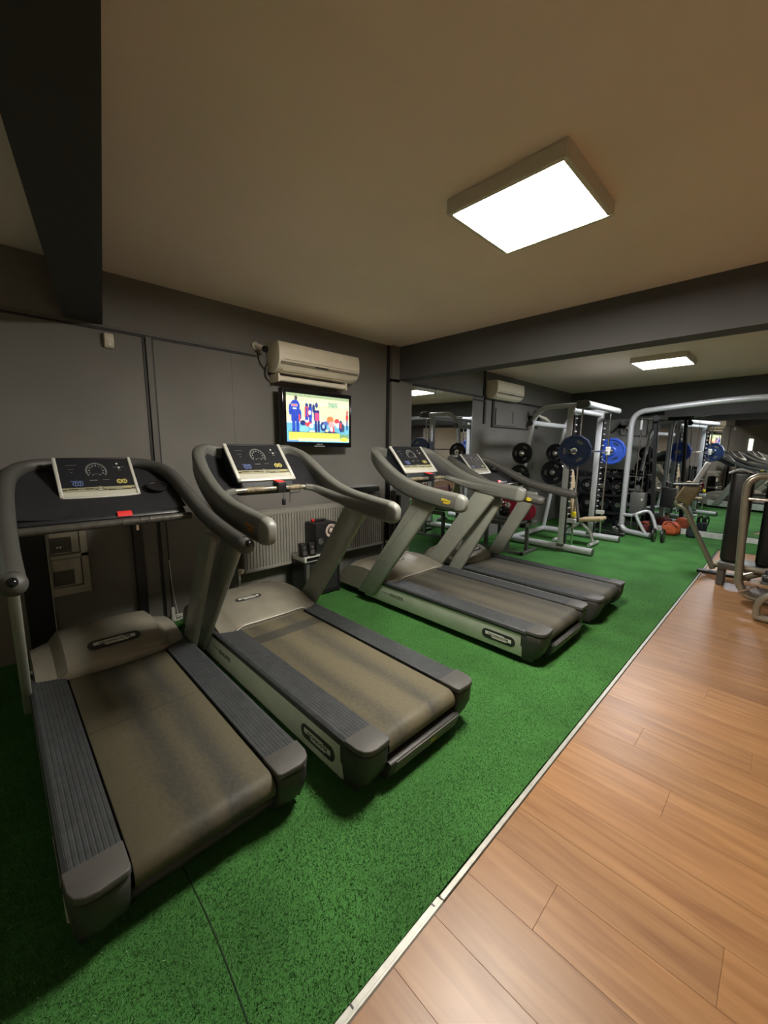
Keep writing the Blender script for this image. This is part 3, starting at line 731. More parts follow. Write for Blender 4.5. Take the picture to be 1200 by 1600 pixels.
        tray_o = tr.build('console_tray', 'tray', t, sharp=1.0)
        MB().prism([(-1.30, 1.196), (-1.285, 1.180), (-1.30, 1.160), (-1.42, 1.165), (-1.75, 1.33), (-1.77, 1.42)], 'y', -.385, .385, .006, 2).build('tray_base', 'tray', tray_o)
        for sy in (1,):
            c = V3(1.50, sy * .290, 1.320)
            mt = Matrix.Translation(c) @ Matrix.Rotation(.47, 4, 'Y')
            MB().lathe([(.054, 0), (.058, .010), (.056, .013), (.052, .012), (.050, .003), (.048, .001), (0, .0)], (0, 0, 0), 'z', 28).xform(mt).build('cup_well', 'black', tray_o)
        MB().tube([V3(1.245, -.40, 1.158), V3(1.245, .40, 1.158)], .0215, 18).build('front_handle', 'tube_dark', t)
        MB().prism([(-1.292, 1.203), (-1.283, 1.186), (-1.289, 1.182), (-1.305, 1.207), (-1.305, 1.213)], 'y', .03, .10).build('red_key_plate', 'red', t)
        kt = MB()
        for yy in (.035, .115, .16): kt.tube([(-1.245 + .0235 * math.cos(a), yy + .01 * math.sin(a / 2 + yy * 9), 1.158 + .0235 * math.sin(a)) for a in [2 * PI * k / 12 for k in range(13)]], .0018, 6)
        kt.build('cord', 'black', t)
    t.scale = (scale, scale * wscale, scale); t.location = loc
    return t
B1 = belt_mat('belt_worn_two_lanes', (0.088, 0.077, 0.048), (0.030, 0.031, 0.029), [-.04, .12], .062, [(-.98, -.975, .5), (-.845, -.838, .7)])
B2 = belt_mat('belt_worn_with_dark_seam', (0.125, 0.108, 0.068), (0.052, 0.051, 0.042), [-.17, .09], .060, [(-1.30, -1.19, .8)])
B3 = belt_mat('belt_grey_brown', (0.095, 0.086, 0.064), (0.048, 0.047, 0.041), [-.19, .02, .19], .06)
B4 = belt_mat('belt_grey_brown_far', (0.092, 0.084, 0.063), (0.045, 0.045, 0.040), [-.17, .15], .07)
treadmill('treadmill', 'leftmost and nearest treadmill, dark wide console tray, two dark worn lanes on its belt', 'B', B1, (-1.24, .425, 0), .95)
treadmill('treadmill', 'second treadmill from the left, tan worn belt with a dark cross band', 'A', B2, (-1.075, 1.372, 0), 1.0, .97)
treadmill('treadmill', 'third treadmill, whole silver side panel and black oval badge in view', 'A', B3, (-1.035, 2.975, 0), 1.0, 1.04)
treadmill('treadmill', 'farthest treadmill, thin dark handrails, scratched console, partly hidden by the third', 'B', B4, (-1.00, 3.92, 0), .96, .93, faded=True)

# ---------------------------------------------------------------- television, air conditioners, wall fixtures
def ac_unit(label, y0, y1, z0, z1, xf, old=True):
    t = empty('air_conditioner', label, 'air conditioner', (XW, (y0 + y1) / 2, z0), None)
    D = xf - XW; h = z1 - z0
    prof = [(XW, z0 + .01), (XW, z1), (XW + D * .75, z1), (XW + D * .93, z1 - .008), (XW + D * .985, z1 - h * .2), (XW + D, z1 - h * .45), (XW + D * .985, z1 - h * .62),
            (XW + D * .93, z0 + h * .26), (XW + D * .80, z0 + h * .12), (XW + D * .60, z0 + .012), (XW + D * .4, z0)]
    MB().prism(prof, 'y', y0, y1, .008, 2).build('housing', 'cream', t)
    # joint line under the front grille, outlet louvre, display
    MB().box((XW + D * .95, y0 + .05, z1 - h * .60), (XW + D * 1.003, y1 - .03, z1 - h * .585), .001, 1).build('joint_line', 'cream_dk', t)
    MB().box((XW + D * .90, y0 + .02, z0 + h * .255), (XW + D * .992, y1 - .015, z0 + h * .345), .004, 1, rot=Matrix.Rotation(.25, 3, 'Y')).build('grey_band', 'cream_dk', t)
    MB().box((XW + D * .955, (y0 + y1) / 2 - .09, z0 + h * .28), (XW + D * .999, (y0 + y1) / 2 + .07, z0 + h * .33), .002, 1, rot=Matrix.Rotation(.25, 3, 'Y')).build('status_display', 'black', t)
    for k in range(2):
        MB().box((XW + D * (.70 - .16 * k), y0 + .06, z0 + h * (.095 - .045 * k)), (XW + D * (.84 - .16 * k), y1 - .06, z0 + h * (.11 - .045 * k)), .002, 1, rot=Matrix.Rotation(-.75, 3, 'Y')).build('louvre', 'cream', t)
    return t
a1 = ac_unit('large cream air conditioner above the television', 1.97, 2.93, 2.185, 2.455, -3.375)
MB().tube([(-3.47, 2.0, 2.135), (-3.47, 2.80, 2.135)], .026, 14).build('pipe_cover', 'cream', a1)
MB().box((-3.6, 1.99, 2.10), (-3.44, 2.01, 2.175), .004, 1).box((-3.6, 2.79, 2.10), (-3.44, 2.81, 2.175), .004, 1).build('pipe_bracket', 'cream', a1)
MB().tube([(-3.59, 1.985, 2.28), (-3.57, 1.95, 2.24), (-3.58, 1.945, 2.16), (-3.58, 1.98, 2.12)], .010, 8, smooth=5).build('drain_hose', 'trunk', a1)
ac_unit('smaller cream air conditioner beyond the pilaster, above the grey wall panel', 5.80, 6.68, 2.30, 2.58, -3.385)

def tv_image():
    H, W = 108, 176
    im = np.zeros((H, W, 3)); yy, xx = np.mgrid[0:H, 0:W]; r = np.random.default_rng(3)
    im[:] = (0.95, 0.93, 0.70)
    n = r.uniform(0, 1, (H, W)); bars = (np.sin(xx * .9 + np.sin(yy * .2)) > .55)
    im[bars & (yy < 60)] = (0.78, 0.78, 0.56); im[(n > .86) & (yy < 62) & (yy > 8)] = (0.58, 0.62, 0.45); im[(yy < 7)] = (0.55, 0.62, 0.45)
    im[(abs(yy - 18) < 2)] = (0.97, 0.95, 0.72); im[(yy > 26) & (yy < 40) & (xx % 22 < 14)] = (0.97, 0.93, 0.62)
    im[(xx > 112) & (xx < 140) & (yy > 12) & (yy < 26) & (n > .3)] = (0.40, 0.58, 0.48)
    im[(yy > 60)] = (0.32, 0.62, 0.72); im[(yy > 60) & (yy < 66)] = (0.80, 0.86, 0.80); im[(yy > 52) & (yy < 60) & (n > .5)] = (0.86, 0.84, 0.70)
    im[(yy > 66) & (n > .8)] = (0.42, 0.70, 0.78)
    def el(cx, cy, rx, ry_, c): im[((xx - cx) / rx) ** 2 + ((yy - cy) / ry_) ** 2 <= 1] = c
    def bar(x0, y0, x1, y1, c): im[int(y0):int(y1), int(x0):int(x1)] = c
    navy = (0.10, 0.20, 0.62); dk = (0.08, 0.12, 0.38); red = (0.92, 0.20, 0.22); wh = (0.95, 0.93, 0.92)
    # big figure in a blue jacket seen from behind
    el(24, 10, 4, 5, (0.20, 0.18, 0.20)); el(22, 28, 12, 14, navy); bar(12, 24, 33, 62, navy); el(34, 46, 4, 12, navy); el(9, 36, 4, 12, navy); bar(31, 46, 35, 62, red)
    bar(14, 60, 22, 90, navy); bar(24, 60, 32, 88, navy); bar(13, 24, 28, 29, wh); bar(14, 25, 27, 28, red); bar(16, 32, 26, 35, wh)
    # middle group
    for x, c in ((52, red), (62, navy)):
        el(x, 24, 4, 5, dk); bar(x - 5, 28, x + 5, 52, c if x == 52 else navy); bar(x - 4, 50, x + 4, 66, navy)
    bar(50, 30, 54, 56, navy); el(60, 40, 4, 5, wh)
    el(79, 22, 4, 6, dk); bar(72, 34, 87, 58, dk); bar(75, 40, 85, 58, (0.95, 0.22, 0.42)); bar(74, 58, 80, 92, dk); bar(82, 58, 88, 84, dk); el(90, 88, 6, 3, dk); el(71, 30, 4, 10, dk)
    # race machines and wheels
    for x, y, a, b, c in ((42, 64, 8, 6, dk), (56, 66, 9, 6, red), (64, 70, 6, 5, wh), (52, 60, 5, 3, wh), (98, 70, 9, 11, dk), (98, 70, 4, 5, (0.6, 0.75, 0.8)), (106, 62, 8, 5, (0.25, 0.35, 0.6)),
                          (118, 54, 10, 9, (0.98, 0.42, 0.22)), (122, 66, 9, 9, (0.90, 0.60, 0.60)), (124, 78, 7, 9, red), (122, 76, 4, 6, wh), (138, 56, 8, 6, red), (142, 66, 8, 6, wh), (150, 68, 6, 14, dk), (150, 66, 3, 8, red), (156, 72, 5, 10, (0.15, 0.2, 0.3)),
                          (112, 84, 12, 4, dk), (130, 86, 9, 4, dk), (108, 80, 5, 3, (0.95, 0.85, 0.6)), (66, 84, 9, 4, (0.85, 0.8, 0.72)), (44, 78, 12, 8, (0.45, 0.72, 0.85)), (50, 88, 12, 4, (0.30, 0.62, 0.85))):
        el(x, y, a, b, c)
    bar(168, 34, 172, 76, dk); el(170, 32, 3, 4, red); bar(166, 40, 174, 52, red)
    # ticker
    bar(5, 86, 146, 99, (0.93, 0.95, 0.30)); bar(4, 85, 146, 86, (0.12, 0.2, 0.1))
    for y0 in (90, 95):
        for x in range(8, 140): 
            if r.uniform() > .25: im[y0, x] = (0.38, 0.40, 0.15)
    bar(146, 88, 175, 99, (0.42, 0.56, 0.38)); bar(5, 99, 176, 106, (0.93, 0.93, 0.62)); bar(5, 99, 28, 103, (0.85, 0.75, 0.35)); bar(0, 104, 28, 108, (0.35, 0.55, 0.75))
    el(160, 100, 12, 5, (0.94, 0.92, 0.25)); bar(28, 102, 29, 106, (0.2, 0.2, 0.2))
    b = im.copy()
    b[1:-1, 1:-1] = (im[1:-1, 1:-1] * 2 + im[:-2, 1:-1] + im[2:, 1:-1] + im[1:-1, :-2] + im[1:-1, 2:]) / 6
    return np.clip(b * .86 + .10 + r.normal(0, .045, (H, W, 1)), 0, 1)
tv = empty('television', 'flat television with a black frame showing a race scene, below the large air conditioner', 'television', (-3.5, 2.435, 1.5))
ty0, ty1, tz0, tz1, tx = 2.015, 2.86, 1.498, 2.055, -3.43
MB().box((tx - .075, ty0 + .0, tz0), (tx, ty1, tz1), .010, 3).box((tx - .10, ty0 + .1, tz0 + .06), (tx - .07, ty1 - .1, tz1 - .06), .01, 1).build('casing', 'black_gloss', tv)
MB().box((tx - .002, 2.055, 1.548), (tx + .0015, 2.823, 2.013), 0).build('screen', 'black_gloss', tv)
raster('picture', tv_image(), .764, .461, 'tvpic', tv, Matrix.Translation(Vector((tx + .0022, 2.439, 1.7805)) - Vector((-3.5, 2.435, 1.5))) @ basis((0, 0, 0), (0, 1, 0), (0, 0, 1)))
MB().box((tx - .02, 2.37, 1.505), (tx + .004, 2.50, 1.514), .003, 2).build('standby_bar', 'silver', tv)
text_mesh('lettering', 'SAMSUNG', .016, 'silver', tv, Matrix.Translation(Vector((tx + .001, 2.435, 1.528)) - Vector((-3.5, 2.435, 1.5))) @ basis((0, 0, 0), (0, 1, 0), (0, 0, 1)))
MB().box((-3.60, 2.2, 1.60), (-3.50, 2.65, 1.95), .01, 1).build('wall_bracket', 'black', tv)

pir = empty('motion_sensor', 'small white motion sensor high on the wall left of the trunking', 'sensor', (XW, .705, 2.245))
MB().prism([(XW, 2.19), (XW, 2.30), (XW + .035, 2.295), (XW + .045, 2.25), (XW + .030, 2.20)], 'y', .675, .735, .008, 2).build('body', 'white', pir)
MB().lathe([(.006, 0), (.006, .003), (0, .004)], (XW + .040, .705, 2.215), 'x', 12).build('indicator', 'frame_silver', pir)
ccv = empty('security_camera', 'small white security camera with a black lens beside the large air conditioner', 'camera', (XW, 1.86, 2.40))
MB().lathe([(.035, 0), (.035, .02), (.02, .03), (.012, .05)], (XW, 1.85, 2.41), 'x', 20).build('mount', 'white', ccv)
MB().tube([(XW + .04, 1.855, 2.405), (XW + .11, 1.885, 2.375)], .024, 16).build('body', 'white', ccv)
MB().tube([(XW + .108, 1.884, 2.376), (XW + .13, 1.893, 2.368)], .028, 16).build('lens', 'black_gloss', ccv)
MB().tube([(XW + .01, 1.87, 2.35), (XW + .015, 1.89, 2.27), (XW + .012, 1.935, 2.22)], .005, 6, smooth=4).build('cable', 'rail_dark', ccv)

# ---- convector radiator
rad = empty('radiator', 'long grey fluted panel radiator under the television', 'radiator', (-3.5, 2.5, .3))
y0, y1, z0, z1, xf = 1.60, 3.385, .325, .895, -3.455
pts = []; n = 54
for k in range(n):
    a = y0 + .02 + (y1 - y0 - .04) * k / n; d = (y1 - y0 - .04) / n
    pts += [(xf, a), (xf, a + d * .52), (xf - .011, a + d * .64), (xf - .011, a + d * .88)]
poly = [(xf - .05, y0 + .02)] + pts + [(xf, y1 - .02), (xf - .05, y1 - .02)]
MB().prism(poly, 'z', z0 + .03, z1 - .045).build('fluted_panel', 'radiator', rad, sharp=.4)
MB().box((xf - .052, y0, z0), (xf + .001, y1, z0 + .032), .006, 2).box((xf - .052, y0, z1 - .05), (xf + .001, y1, z1 - .01), .006, 2).build('panel_edge', 'radiator', rad)
MB().box((xf - .055, y0 - .004, z0), (xf + .003, y0 + .012, z1), .004, 2).build('side_cover', 'radiator', rad)
MB().box((xf - .055, y1 - .012, z0), (xf + .003, y1 + .004, z1), .004, 2).build('side_cover', 'radiator', rad)
m = MB()
for k in range(60): m.box((xf - .05, y0 + .03 + k * .0287, z1 - .012), (xf - .004, y0 + .036 + k * .0287, z1 - .004))
m.build('top_grille', 'radiator', rad)['kind'] = 'stuff'
MB().box((xf - .052, y0, z1 - .004), (xf - .048, y1, z1 + .002)).box((xf - .006, y0, z1 - .010), (xf + .001, y1, z1 + .002)).build('grille_frame', 'radiator', rad)
MB().box((XW, y0 + .2, z0 + .1), (xf - .05, y0 + .26, z1 - .1)).box((XW, y1 - .26, z0 + .1), (xf - .05, y1 - .2, z1 - .1)).build('wall_mount', 'radiator', rad)
MB().tube([(xf - .03, y0 - .05, z0 + .03), (xf - .03, y0 - .05, .0)], .011, 10).tube([(xf - .03, y0 - .05, z0 + .03), (xf - .03, y0, z0 + .03)], .011, 10).build('feed_pipe', 'skirt', rad)
MB().lathe([(.012, 0), (.022, .004), (.024, .02), (.021, .05), (.012, .058)], (xf - .02, y0 - .05, z0 + .035), 'x', 18).build('valve_knob', 'white', rad)
MB().lathe([(.012, 0), (.02, .004), (.021, .03), (.012, .036)], (xf + .0, y1 + .05, z0 + .02), 'x', 16).build('valve_knob', 'white', rad)

# black set-top case above the radiator
bx = empty('set_top_box', 'flat black box with a silver edge on a wall shelf above the radiator', 'box', (-3.5, 3.08, .97))
MB().box((-3.595, 2.80, .985), (-3.44, 3.30, 1.055), .006, 2).build('case', 'black', bx)
MB().box((-3.60, 2.80, 1.052), (-3.435, 3.30, 1.058), .001, 1).build('top_edge', 'silver', bx)
MB().box((-3.60, 2.78, .955), (-3.425, 3.32, .968), .002, 1).box((-3.60, 2.9, .968), (-3.46, 2.94, .985)).build('shelf_plate', 'steel_grey', bx)

# ---- cabinet with receiver, little loudspeakers and subwoofer
cbx = empty('audio_cabinet', 'black cabinet under the radiator edge carrying the receiver', 'cabinet', (-3.37, 2.30, 0))
MB().box((-3.44, 2.085, 0.0), (-3.22, 2.105, .365)).box((-3.44, 2.50, 0), (-3.22, 2.52, .365)).box((-3.44, 2.105, .02), (-3.22, 2.50, .04)).box((-3.44, 2.085, .365), (-3.22, 2.52, .38)).box((-3.44, 2.105, .04), (-3.43, 2.50, .365)).build('carcass', 'black', cbx)
MB().box((-3.235, 2.11, .045), (-3.222, 2.15, .36), .002, 1).build('pale_stile', 'steel_grey', cbx)
MB().box((-3.238, 2.155, .045), (-3.225, 2.497, .36), .003, 1).build('door', 'black_matte', cbx)
rc = empty('receiver', 'flat silver receiver with a black front on the audio cabinet', 'receiver', (-3.36, 2.30, .38))
MB().box((-3.445, 2.09, .381), (-3.215, 2.51, .432), .004, 2).build('casing', 'frame_silver', rc)
MB().box((-3.218, 2.11, .392), (-3.211, 2.43, .424), .002, 1).build('front_display', 'black_gloss', rc)
for k in range(3): MB().lathe([(.006, 0), (.006, .004)], (-3.212, 2.33 + .03 * k, .407), 'x', 12).build('button', 'silver', rc)
def little_speaker(label, y, x):
    s = empty('desk_speaker', label, 'speaker', (x, y, .432), 'little loudspeakers on the receiver')
    r_ = Matrix.Rotation(-.10, 3, 'Y')
    MB().box((x - .05, y - .036, .432), (x + .035, y + .036, .438), .002, 1).build('stand', 'black', s)
    MB().box((x - .042, y - .034, .44), (x + .025, y + .034, .565), .008, 2, rot=r_).build('cabinet', 'black', s)
    for z, r in ((.525, .016), (.475, .024)):
        MB().lathe([(r, 0), (r, .003), (r * .7, .001), (r * .35, .004), (0, .005)], (x + .026 - (z - .50) * .1, y, z), 'x', 20).build('driver', 'char_lt', s)
    return s
little_speaker('left one of the two little black loudspeakers on the receiver', 2.115, -3.28)
little_speaker('right one of the two little black loudspeakers on the receiver', 2.200, -3.27)
sw = empty('subwoofer', 'black subwoofer box with a pale round cone behind the little loudspeakers', 'speaker', (-3.36, 2.36, .432))
rz = Matrix.Rotation(0, 3, 'Z')
MB().box((-3.445, 2.25, .433), (-3.25, 2.50, .745), .008, 2).build('cabinet', 'black', sw)
MB().lathe([(.068, 0), (.072, .004), (.066, .008), (.06, .003), (.03, -.002), (.022, .008), (0, .012)], (-3.25, 2.435, .655), 'x', 30).xform(Matrix.Identity(4)).build('cone', 'cone', sw)
MB().lathe([(.030, 0), (.034, .006), (.028, .010), (.024, .002), (0, -.0)], (-3.25, 2.305, .56), 'x', 24).build('port_ring', 'char_lt', sw)
rt = empty('remote_control', 'small black and red gadget lying on top of the subwoofer', 'remote', (-3.38, 2.36, .745))
MB().box((-3.42, 2.32, .7455), (-3.36, 2.45, .765), .006, 2).build('body', 'black', rt)
MB().box((-3.40, 2.29, .7455), (-3.37, 2.318, .772), .006, 2).build('red_end', 'red', rt)

# ---- grey cabinet with two pockets, tall black panel, posts along the wall
wc = empty('wall_cabinet', 'grey wall cabinet with two open pockets behind the nearest treadmill', 'cabinet', (XW, .34, .45))
cx0, cx1 = XW, XW + .055
ys = (.235, .335, .405, .445); 
def fr(y_0, y_1, z_0, z_1): return ((cx0, y_0, z_0), (cx1, y_1, z_1))
MB().box(*fr(.225, .445, .94, .995)).box(*fr(.225, .445, .70, .725)).box(*fr(.225, .445, .43, .485)).box(*fr(.405, .445, .485, .94)).box(*fr(.225, .232, .485, .94)).build('frame', 'panel_grey', wc)
for z_0, z_1 in ((.730, .935), (.490, .695)):
    p = MB().box((cx0 + .002, .234, z_0), (cx0 + .035, .402, z_1)).build('pocket_back', 'panel_grey', wc)
    MB().box((cx0 + .033, .236, z_0 + .12), (cx0 + .046, .400, z_1 - .002), .002, 1).box((cx0 + .033, .355, z_0 + .004), (cx0 + .046, .400, z_0 + .12), .002, 1).build('pocket_front', 'panel_grey', p)
    MB().box((cx0 + .034, .236, z_0 + .01), (cx0 + .038, .352, z_0 + .118)).build('pocket_recess', 'panel_in', p)
MB().box((cx0 + .038, .27, .775), (cx0 + .048, .282, .787), .003, 1).build('pale_button', 'frame_silver', wc, )
MB().box((cx0 + .038, .287, .775), (cx0 + .048, .299, .787), .003, 1).build('pale_button', 'frame_silver', wc)
bp_ = empty('leaning_board', 'tall black board with a pale edge at the far left of the wall', 'board', (-3.55, .14, 0))
MB().box((-3.598, .075, .0), (-3.555, .218, 1.345), .003, 1).build('panel', 'black_matte', bp_)
MB().box((-3.598, .218, .0), (-3.552, .222, 1.0)).build('pale_edge', 'skirt', bp_)
MB().box((-3.598, .075, 1.345), (-3.552, .160, 1.350)).box((-3.598, .071, 1.25), (-3.552, .075, 1.35)).build('top_edge', 'skirt', bp_)
po = empty('wall_post', 'slim black post on the wall behind the nearest treadmill', 'post', (-3.58, .775, .05))
MB().box((-3.598, .740, .05), (-3.545, .808, 1.28), .004, 1).build('post', 'black', po)
MB().box((-3.544, .765, .84), (-3.535, .785, .90), .003, 1).build('chrome_latch', 'chrome', po)
ps = empty('folded_stand', 'black and grey upright stand against the pilaster behind the third treadmill', 'stand', (-3.49, 3.56, 0))
MB().box((-3.545, 3.535, 0), (-3.50, 3.585, 1.08), .004, 1).build('black_upright', 'black', ps)
MB().box((-3.499, 3.54, 0), (-3.494, 3.58, 1.08)).build('silver_line', 'silver', ps)
MB().box((-3.49, 3.535, 0), (-3.40, 3.575, .98), .006, 1).build('grey_upright', 'steel_grey', ps)
MB().box((-3.395, 3.535, 0), (-3.34, 3.575, .93), .004, 1).build('black_upright', 'black', ps)
MB().box((-3.545, 3.53, .0), (-3.34, 3.59, .02), .004, 1).build('foot_bar', 'black', ps)
ld = empty('loose_cable', 'pale loose cable hanging at the bottom of the wall trunking', 'cable', (-3.575, 1.0, .0))
MB().tube([(-3.575, .99, .55), (-3.572, 1.0, .30), (-3.57, 1.02, .12), (-3.55, 1.03, .06), (-3.54, 1.10, .03)], .004, 6, smooth=5).build('cable', 'skirt', ld)
MB().box((-3.598, .975, .02), (-3.56, 1.005, .13), .004, 1).build('socket_box', 'skirt', ld)

# grey panel and wall fan further down
wp = empty('wall_panel', 'shallow grey panel on the wall below the smaller air conditioner', 'panel', (XW, 6.45, 1.9))
MB().box((XW, 6.12, 1.90), (XW + .02, 6.85, 2.18), .004, 1).build('cover', 'wall', wp)
MB().box((XW + .02, 6.66, 1.95), (XW + .028, 6.72, 2.14), .003, 1).build('pale_strip', 'trunk', wp)
wf = empty('wall_fan', 'round black wall fan with a pale head under the smaller air conditioner', 'fan', (XW, 7.45, 2.05))
MB().lathe([(.05, 0), (.05, .05), (.03, .08), (.03, .16)], (XW, 7.35, 2.08), 'x', 20).build('bracket', 'black', wf)
m = MB()
for r in (.17, .13, .09, .05): m.tube([(XW + .17, 7.30 + r * math.cos(a), 2.07 + r * math.sin(a)) for a in [2 * PI * k / 28 for k in range(29)]], .004, 6)
for k in range(16):
    a = 2 * PI * k / 16; m.tube([(XW + .17, 7.30 + .02 * math.cos(a), 2.07 + .02 * math.sin(a)), (XW + .19, 7.30 + .1 * math.cos(a), 2.07 + .1 * math.sin(a)), (XW + .17, 7.30 + .17 * math.cos(a), 2.07 + .17 * math.sin(a))], .002, 4)
m.build('guard', 'black', wf)['kind'] = 'stuff'
for k in range(3):
    MB().prism([(.02, -.02), (.06, -.055), (.14, -.05), (.155, 0), (.10, .04), (.03, .02)], 'x', 0, .006).xform(Matrix.Translation((XW + .15, 7.30, 2.07)) @ Matrix.Rotation(2 * PI * k / 3, 4, 'X') @ Matrix.Rotation(.25, 4, 'Y')).build('blade', 'black', wf)
MB().tube([(XW + .19, 7.30, 2.12), (XW + .28, 7.42, 2.06), (XW + .30, 7.56, 2.01)], [.018, .035, .022], 12).build('pale_head', 'white', wf)
# window of the near left wall, seen only in the end mirror
for k, (a, b) in enumerate(((-.98, -.86), (-.80, -.66))):
    o = struct(MB().box((XW, a, 1.55), (XW + .02, b, 1.95), .002, 1).build('window_%d' % (k + 1), mat('window_light', (.7, .7, .6), .5, emit=((0.9, 1.0, 0.8), 1.2)), origin=(XW, a, 1.55)))

# ---------------------------------------------------------------- far half of the room
def disc_plate(name, label, loc, axis, r, thick, m_body, poly=0, group=None, hub='chrome', grips=True, side=-1, rim=None, phase=.2):
    """rubber weight plate with hub ring and three grip openings; side: which way its face looks along the axis"""
    t = empty(name, label, 'weight plate', loc, group); n = poly or 40
    h = thick / 2
    prof = [(.026, -h), (r * .30, -h), (r * .36, -h * .55), (r * .80, -h * .55), (r * .86, -h), (r * .96, -h), (r, -h * .6), (r, h * .6), (r * .96, h), (r * .86, h), (r * .80, h * .55), (r * .36, h * .55), (r * .30, h), (.026, h)]
    MB().lathe(prof, loc, axis, n, phase).build('disc', m_body, t, sharp=.5)
    MB().lathe([(.026, -h * 1.06), (.045, -h * 1.06), (.045, h * 1.06), (.026, h * 1.06)], loc, axis, 20).build('hub', hub, t)
    if grips:
        for k in range(3):
            a = math.radians(50 + 120 * k + phase * 57); c = r * .60
            g = MB().prism(stadium(r * .42, r * .17, 6), 'z', -h * .60, h * .60)
            mt = Matrix.Rotation(a, 4, 'Z') @ Matrix.Translation((c, 0, 0)) @ Matrix.Rotation(PI / 2, 4, 'Z')
            base = Matrix.Translation(loc) @ (Matrix.Rotation(PI / 2, 4, 'X') if axis == 'y' else Matrix.Rotation(PI / 2, 4, 'Y'))
            g.xform(base @ mt).build('grip', rim or 'char_lt', t)
    return t

# ---- Smith machine
sm = empty('smith_machine', 'tall silver Smith machine with perforated uprights and guide rods', 'gym machine', (-2.5, 6.65, 0))
ya, yb = 6.03, 7.27
for yq, nm in ((ya, 'near'), (yb, 'far')):
    MB().tube([(-3.16, yq, .055), (-1.87, yq, .055)], .052, 16).build('base_tube', 'silver', sm)
    MB().tube([(-1.872, yq, .055), (-1.862, yq, .055)], .054, 16).build('end_cap', 'steel_grey', sm)
    MB().tube([(-3.14, yq, .08), (-3.05, yq, .75), (-2.91, yq, 1.78), (-2.86, yq, 1.98), (-2.76, yq, 2.09), (-2.62, yq, 2.125), (-2.08, yq, 2.13)], .035, 14, smooth=4).build('rear_tube', 'silver', sm)
    MB().box((-2.365, yq - .04, .10), (-2.275, yq + .04, 2.10), .012, 2).build('front_upright', 'silver', sm)
    MB().box((-2.275, yq - .03, .12), (-2.255, yq + .03, 1.99), .002, 1).build('hook_rail', 'black', sm)
    h = MB()
    for k in range(19): h.box((-2.256, yq - .034, .28 + k * .092), (-2.238, yq + .034, .300 + k * .092), .004, 1)
    h.build('hook_pegs', 'silver', sm)['kind'] = 'stuff'
    MB().tube([(-2.17, yq, .10), (-2.17, yq, 2.08)], .0135, 12).build('guide_rod', 'chrome', sm)
    st = MB().box((-2.255, yq - .035, .44), (-2.135, yq + .035, .50), .006, 1).build('safety_stop', 'frame_silver' if yq == yb else 'silver', sm)
    if yq == ya: MB().lathe([(.026, 0), (.030, .01), (.030, .06), (.026, .07)], (-2.17, yq, .54), 'z', 18).build('yellow_buffer', 'yellow', st)
    MB().box((-2.375, yq - .05, .0), (-2.265, yq + .05, .11), .006, 1).build('upright_foot', 'steel_grey', sm)
    MB().tube([(-2.30, yq, 1.47), (-2.13, yq, 1.47)], .022, 10).box((-2.20, yq - .03, 1.42), (-2.13, yq + .03, 1.56), .01, 1).build('bar_carriage', 'frame_silver', sm)
    # storage pegs
    for x_, z_ in ((-3.00, 1.44), (-3.02, 1.10)):
        s = -1 if yq == ya else -1
        MB().tube([(x_ + .02, yq, z_), (x_ + .02, yq + s * .17, z_)], .016, 12).build('plate_peg', 'chrome', sm)
MB().tube([(-3.14, ya, .06), (-3.14, yb, .06)], .045, 14).build('base_cross_tube', 'silver', sm)
MB().tube([(-2.10, ya - .05, 2.13), (-2.10, yb + .08, 2.13)], .046, 16).build('top_cross_tube', 'silver', sm)
MB().tube([(-2.10, ya - .09, 2.13), (-2.10, ya - .05, 2.13)], .050, 16).tube([(-2.10, yb + .08, 2.13), (-2.10, yb + .10, 2.13)], .050, 16).build('end_cap', 'steel_grey', sm)
MB().box((-2.24, ya - .07, 2.075), (-2.10, ya + .01, 2.185), .008, 1).build('corner_block', 'steel_grey', sm)
MB().tube([(-2.33, ya, 2.07), (-2.33, yb, 2.07)], .034, 14).build('second_cross_tube', 'silver', sm)
MB().tube([(-2.90, ya - .06, 1.90), (-2.90, yb, 1.90)], .042, 16).build('rear_cross_tube', 'silver', sm)
MB().tube([(-2.90, ya - .085, 1.90), (-2.90, ya - .055, 1.90)], .046, 16).build('end_cap', 'black', sm)
MB().tube([(-2.17, 5.66, 1.485), (-2.17, 7.66, 1.485)], .015, 14).build('bar', 'chrome', sm)
for a, b in ((5.66, 5.92), (7.40, 7.66)): MB().tube([(-2.17, a, 1.485), (-2.17, b, 1.485)], .025, 16).build('bar_sleeve', 'steel_grey', sm)
disc_plate('weight_plate', 'dark blue twelve-sided weight plate on the near end of the Smith bar', (-2.17, 5.86, 1.485), 'y', .225, .05, 'blue_dk', 12, rim='steel_grey')
disc_plate('weight_plate', 'bright blue twelve-sided weight plate on the far end of the Smith bar', (-2.17, 7.46, 1.485), 'y', .225, .05, 'blue', 12, rim='blue_dk')
disc_plate('weight_plate', 'black grip plate hanging highest on the near storage peg of the Smith machine', (-2.98, 5.93, 1.44), 'y', .165, .04, 'black_gloss')
disc_plate('weight_plate', 'black grip plate on the lower near storage peg, half hidden by a treadmill rail', (-3.00, 5.93, 1.10), 'y', .165, .04, 'black_gloss')
disc_plate('weight_plate', 'black grip plate on the upper far peg, half hidden by the dark blue plate', (-2.98, 7.17, 1.44), 'y', .165, .04, 'black_gloss')
disc_plate('weight_plate', 'larger black grip plate on the lower far peg of the Smith machine', (-3.00, 7.17, 1.10), 'y', .215, .045, 'black_gloss')

